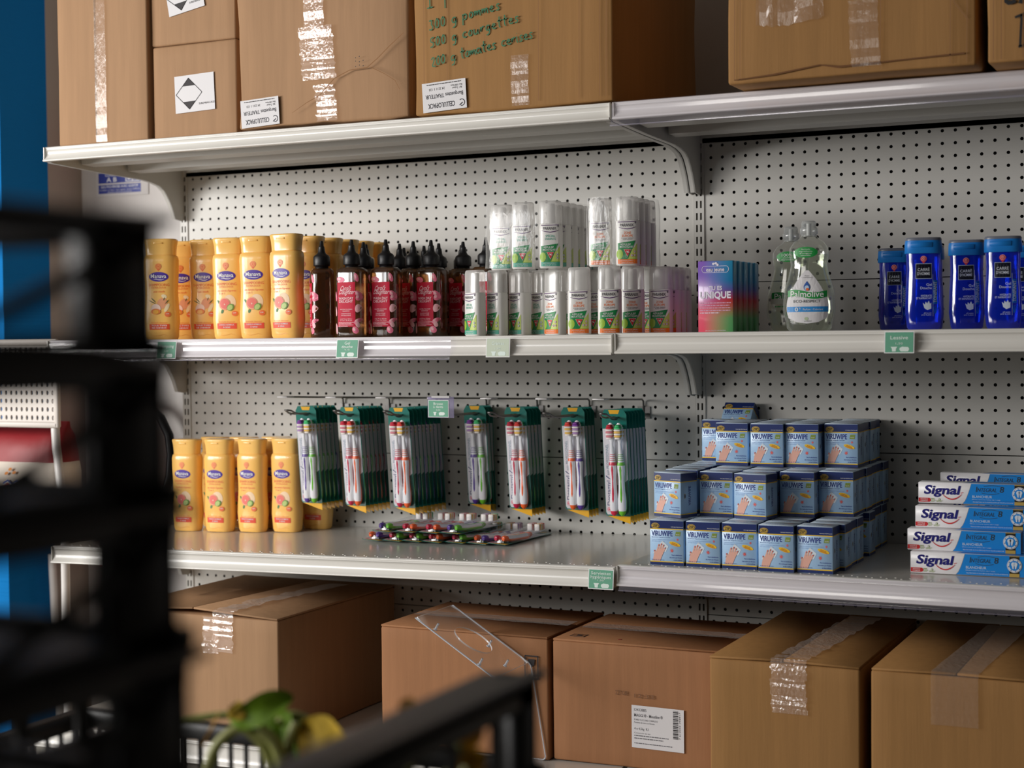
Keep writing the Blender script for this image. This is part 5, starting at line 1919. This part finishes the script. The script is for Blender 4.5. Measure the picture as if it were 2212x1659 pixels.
sw = mat('sack_white', (212, 200, 186), .6, bump=((18, 18, 18), .5))
sr = mat('sack_red', (140, 18, 26), .5, bump=((18, 18, 18), .5))
rg = []
for z, ax_, ay in ((0, .115, .045), (.01, .125, .06), (.06, .13, .066), (.12, .128, .064), (.145, .126, .060)):
    rg.append([(p[0] + .003 * math.sin(i * 2.1 + z * 60), p[1] + .002 * math.sin(i * 1.3 + z * 40), z) for i, p in enumerate(sup(ax_, ay, 3.2, 36))])
b.loft(rg, sw)
rg2 = [rg[-1]]
for z, ax_, ay in ((.17, .125, .055), (.205, .124, .045), (.225, .122, .02), (.24, .120, .006)):
    rg2.append([(p[0] + .003 * math.sin(i * 2.1 + z * 60), p[1] + .002 * math.sin(i * 1.3 + z * 40), z) for i, p in enumerate(sup(ax_, ay, 3.2, 36))])
b.loft(rg2, sr)
a = Art(b, lambda u, v, l: (u, -.0685 - l, v))
fb, fr_, fw = mat('french_blue', (70, 100, 190), .5), mat('french_red', (214, 60, 58), .5), mat('ribbon_white', (240, 238, 236), .5)
for dv, mm in ((0, fb), (-.004, fw), (-.008, fr_)):
    L1 = [(.036, .092), (.050, .101), (.062, .094), (.060, .078), (.046, .060), (.025, .047), (-.02, .040)]
    L2 = [(.036, .092), (.022, .101), (.008, .094), (.010, .078), (.028, .058), (.055, .043), (.095, .046), (.118, .050)]
    for q in (L1, L2):
        a.stroke([(u - .03, v + dv) for u, v in q], .004, mm, 1 if mm is fb else 2)
a.text('France', .006, .076, .012, mat('slate_lettering', (60, 66, 110), .5), .040, 3)
a.text('Farine de', .006, .088, .005, mat('slate_lettering', (60, 66, 110), .5), .022, 3)
for u, v in ((.0, .128), (-.012, .118), (.012, .120)):
    a.ell(u, v, .006, .0035, mat('wheat_orange', (226, 140, 50), .5), 1, 12, tilt=.4)
b.build('sack_body', t)

# ------------------------------------------------------------------ black lattice crates in front
M_cr = mat('black_crate_plastic', (24, 24, 24), .5, bump=((60, 60, 60), .15))


def crate(name_lb, x0, x1, y0, y1, z0, z1, ribs, nvx, nvy, rim=.016, bar=.005, posts=.018, diag=False, open_end=False, grp=None):
    t = thing('plastic_crate', name_lb, 'crate', (x0, y0, z0), (0, 0, 0), grp)
    W, D, H = x1 - x0, y1 - y0, z1 - z0
    tk = .004
    r = MB()
    for (a, c, d, e) in ((0, W, 0, .010), (0, W, D - .010, D), (0, .010, 0, D), (W - .010, W, 0, D)):
        if open_end and d > .02:
            continue
        r.rbox(a, c, d, e, H - rim, H, M_cr, .002, 1)
    # overhanging lip
    for (a, c, d, e) in ((-.006, W + .006, -.006, .004), (-.006, W + .006, D - .004, D + .006), (-.006, .004, -.006, D + .006), (W - .004, W + .006, -.006, D + .006)):
        if open_end and d > .02:
            continue
        r.rbox(a, c, d, e, H - .005, H, M_cr, .0015, 1)
    if open_end:
        for a, c in ((0, .045), (W - .045, W)):
            r.rbox(a, c, 0, D, H - .014, H - .004, M_cr, .002, 1)
    r.build('rim', t)
    for nm, ax_, fix, n_, ln in (('end_wall', 0, 0, nvx, W), ('end_wall', 0, D, nvx, W), ('side_wall', 1, 0, nvy, D), ('side_wall', 1, W, nvy, D)):
        if open_end and nm == 'end_wall' and fix > 0:
            continue
        m = MB()
        def bb(u0, u1, za, zb_, th_=tk):
            s0, s1 = (fix, fix + th_) if fix == 0 else (fix - th_, fix)
            if ax_ == 0:
                m.box(u0, u1, s0, s1, za, zb_, M_cr)
            else:
                m.box(s0, s1, u0, u1, za, zb_, M_cr)
        for z, hh in ribs:
            bb(0, ln, z, z + hh, tk + .004)
        for k in range(1, n_):
            u = ln * k / n_
            bb(u - bar / 2, u + bar / 2, 0, H - rim)
        if diag:
            for k in range(n_):
                if k % 2 == 0:
                    u0, u1 = ln * k / n_, ln * (k + 1) / n_
                    za, zb_ = ribs[-1][0] + ribs[-1][1], H - rim
                    q = [(u0, za), (u0 + .02, za), (u1, zb_), (u1 - .02, zb_)]
                    s0, s1 = (0, tk) if fix == 0 else (fix - tk, fix)
                    if ax_ == 0:
                        m.prism(q, 1, s0, s1, M_cr)
                    else:
                        m.prism([(p, z) for p, z in q], 0, s0, s1, M_cr)
        m.build(nm, t)
    for (cx, cy) in ((0, 0), (W, 0), (0, D), (W, D)):
        p = MB()
        sx, sy = (1 if cx == 0 else -1), (1 if cy == 0 else -1)
        p.rbox(min(cx, cx + sx * posts), max(cx, cx + sx * posts), min(cy, cy + sy * .012), max(cy, cy + sy * .012), 0, H - .002, M_cr, .003, 1)
        p.rbox(min(cx, cx + sx * .012), max(cx, cx + sx * .012), min(cy, cy + sy * posts), max(cy, cy + sy * posts), 0, H - .002, M_cr, .003, 1)
        for z, hh in ribs:
            p.rbox(min(cx - sx * .005, cx + sx * posts), max(cx - sx * .005, cx + sx * posts), min(cy - sy * .005, cy + sy * .01), max(cy - sy * .005, cy + sy * .01), z, z + hh, M_cr, .002, 1)
        p.build('corner_post', t)
    f = MB()
    f.box(.002, W - .002, .002, D - .002, 0, .005, M_cr)
    f.build('crate_floor', t)
    return t


zL = -.610
for k, nm in enumerate(('top', 'second', 'third', 'bottom')):
    zt_ = -.342 - .067 * k
    crate('black fruit tray, %s one of the blurred stack at the left edge of the photo' % nm, 1.575 + .003 * k, 1.908 + .003 * k, -2.99 + .003 * k, -2.584 + .003 * k, zt_ - .0665, zt_, ((.0, .011),), 2, 3, .013, .018, .046, True, grp='stacked black fruit trays')
crate('black crate with its upper corner out of focus at the bottom centre', 1.52, 1.890, -2.53, -2.129, -.852, -.643, ((.060, .014), (.125, .016)), 5, 6, .024, .014, .034, open_end=True)
crate('black lattice crate holding the wilted yellow-green leaves at the bottom', 1.06, 1.625, -2.08, -1.655, -1.05, -.850, ((.01, .008), (.075, .006), (.135, .006)), 26, 18, .020, .0045, .016)


def stand(lb, x0, x1, y0, y1, z1):
    t = thing('produce_stand', lb, 'stand', (x0, y0, ZF))
    m_ = mat('dark_stained_wood', (60, 44, 32), .6, var=((4, 40, 40), .2))
    H = z1 - ZF
    b = MB()
    b.rbox(0, x1 - x0, 0, y1 - y0, H - .025, H, m_, .003, 1)
    b.build('stand_top', t)
    for a in (.0, x1 - x0 - .04):
        for c in (.0, y1 - y0 - .04):
            l = MB()
            l.rbox(a, a + .04, c, c + .04, 0, H - .0255, m_, .003, 1)
            l.build('leg', t)


stand('dark wooden stand under the stacked black trays at the left', 1.56, 1.92, -3.0, -2.575, zL - .0005)
stand('dark wooden stand under the black crate at the bottom centre', 1.51, 1.895, -2.535, -2.12, -.8525)
stand('low dark wooden stand under the crate of wilted leaves', 1.05, 1.635, -2.09, -1.645, -1.0505)


# leaves
def leaf_mesh(b, base, tip, wid, m, curl=.3, side=(0, 1, 0), vein=None, wave=.12):
    base, tip, sd = Vector(base), Vector(tip), Vector(side).normalized()
    ax = tip - base
    L = ax.length
    up = ax.normalized().cross(sd).normalized()
    rg = []
    for i in range(9):
        f = i / 8
        c = base + ax * f + up * (curl * L * math.sin(PI * f * .9))
        ww = wid * (math.sin(PI * min(1, f * .93 + .04)) ** .75)
        rg.append([tuple(c + sd * (ww * q) + up * (wid * .35 * abs(q) - wid * wave * math.sin(f * 11 + q * 4))) for q in (-1, -.6, -.2, .2, .6, 1)])
    b.loft(rg, m, False, True, False)


LG = mat('bright_green_leaf', (122, 160, 26), .5, var=((26, 26, 26), .25), bump=((60, 60, 60), .4))
LY = mat('yellowing_leaf', (214, 178, 58), .55, var=((30, 30, 30), .18), bump=((60, 60, 60), .4))
LO = mat('golden_withered_leaf', (206, 148, 12), .55)
LS = mat('pale_green_stalk', (158, 160, 92), .5)
LD = mat('deep_green_leaf', (62, 132, 34), .5, var=((20, 20, 20), .3), bump=((40, 40, 40), .5))
t = thing('leafy_vegetable', 'wilted vegetable top with green and yellow leaves in the low black crate', 'vegetable', (1.50, -1.95, -1.0))
# camera-free coordinates of the bunch (metres, world) relative to its base
def rel(x, y, z):
    return (x - 1.42, y + 1.87, z + 1.0)


t.location = (1.42, -1.87, -1.0)


def stalk(pts, r):
    b = MB()
    q = [Vector(rel(*p)) for p in pts]
    out = []
    for i in range(len(q) - 1):
        for k in range(4):
            out.append(q[i].lerp(q[i + 1], k / 4))
    out.append(q[-1])
    for _ in range(3):
        out = [out[0]] + [(out[i - 1] + out[i] * 2 + out[i + 1]) / 4 for i in range(1, len(out) - 1)] + [out[-1]]
    b.tube(out, r, LS, 8)
    b.build('stalk', t)


def leaf(a, c, wd, m, curl=.2, side=(.3, .2, 1), wave=.12):
    b = MB()
    leaf_mesh(b, rel(*a), rel(*c), wd, m, curl, side, wave=wave)
    b.build('leaf', t)

leaf((1.482, -1.939, -0.757), (1.535, -1.913, -0.740), .019, LG, .12)
leaf((1.499, -1.942, -0.757), (1.484, -1.949, -0.749), .012, LY, .1)
leaf((1.510, -1.904, -0.764), (1.544, -1.911, -0.805), .026, LG, .1)
leaf((1.502, -1.875, -0.775), (1.559, -1.882, -0.813), .022, LD, .1)
leaf((1.543, -1.910, -0.768), (1.602, -1.906, -0.798), .028, LY, .15)
leaf((1.494, -1.911, -0.768), (1.547, -1.887, -0.786), .016, LG, .15)
leaf((1.470, -1.945, -0.756), (1.455, -1.953, -0.785), .010, LO, .1)
leaf((1.593, -1.920, -0.780), (1.606, -1.937, -0.807), .018, LS, .1)
stalk([(1.460, -1.951, -0.815), (1.467, -1.947, -0.784), (1.490, -1.936, -0.764), (1.510, -1.927, -0.783), (1.517, -1.924, -0.805), (1.520, -1.923, -0.825)], .0055)
stalk([(1.516, -1.912, -0.766), (1.526, -1.907, -0.758), (1.540, -1.901, -0.761), (1.554, -1.894, -0.774), (1.562, -1.891, -0.802), (1.564, -1.891, -0.824)], .0045)
stalk([(1.517, -1.945, -0.765), (1.531, -1.939, -0.776), (1.537, -1.936, -0.798), (1.538, -1.937, -0.819)], .0065)
stalk([(1.403, -1.911, -0.775), (1.421, -1.902, -0.772), (1.444, -1.891, -0.769), (1.455, -1.886, -0.774)], .0040)
stalk([(1.543, -1.921, -0.761), (1.535, -1.926, -0.783), (1.538, -1.925, -0.818)], .0050)
stalk([(1.520, -1.923, -0.825), (1.500, -1.900, -.90), (1.46, -1.88, -1.04)], .0055)
stalk([(1.538, -1.937, -0.819), (1.510, -1.910, -.90), (1.46, -1.89, -1.04)], .0065)
stalk([(1.460, -1.951, -0.815), (1.450, -1.930, -.90), (1.44, -1.89, -1.04)], .0055)
t.location = (1.42, -1.87, -1.0)
t = thing('leafy_vegetable', 'golden withered leaves poking out of the black crate at the bottom centre', 'vegetable', (1.42, -1.87, -1.0))
leaf((1.774, -2.130, -0.677), (1.788, -2.124, -0.688), .010, LO, .1)
leaf((1.786, -2.125, -0.686), (1.800, -2.118, -0.677), .008, LY, .1)
leaf((1.831, -2.159, -0.695), (1.854, -2.148, -0.690), .016, LO, .1)
leaf((1.851, -2.183, -0.704), (1.869, -2.174, -0.702), .014, LO, .1)
stalk([(1.788, -2.132, -0.688), (1.80, -2.17, -.76), (1.80, -2.22, -.846)], .004)
stalk([(1.842, -2.160, -0.695), (1.82, -2.19, -.76), (1.80, -2.22, -.846)], .004)
stalk([(1.860, -2.185, -0.704), (1.83, -2.20, -.76), (1.80, -2.22, -.846)], .004)
for k, (x, y, z, h_) in enumerate(((1.83, -2.66, -.5425, .056), (1.76, -2.72, -.5425, .054), (1.84, -2.77, -.5425, .056), (1.68, -2.66, -.5425, .054), (1.84, -2.67, -.6095, .056), (1.80, -2.76, -.6095, .056))):
    t = thing('leaf_bunch', 'dark green leafy bunch in the stacked black trays, %s' % ('third tray, nearest its right end', 'third tray, middle', 'third tray, at the photo edge', 'third tray, behind the others', 'bottom tray, right', 'bottom tray, left')[k], 'vegetable', (x, y, z + .006), (0, 0, 0), 'green bunches in the trays')
    for i in range(7):
        q = i * 2.4 + k
        r0 = .006 + .004 * (i % 3)
        b = MB()
        leaf_mesh(b, (r0 * math.cos(q), r0 * math.sin(q), 0), ((.016 + .010 * (i % 3)) * math.cos(q), (.016 + .010 * (i % 3)) * math.sin(q), h_ * (.62 + .08 * (i % 4))), .018, LD if (i + k) % 3 else LG, .08, (-math.sin(q), math.cos(q), .1))
        b.build('leaf', t)
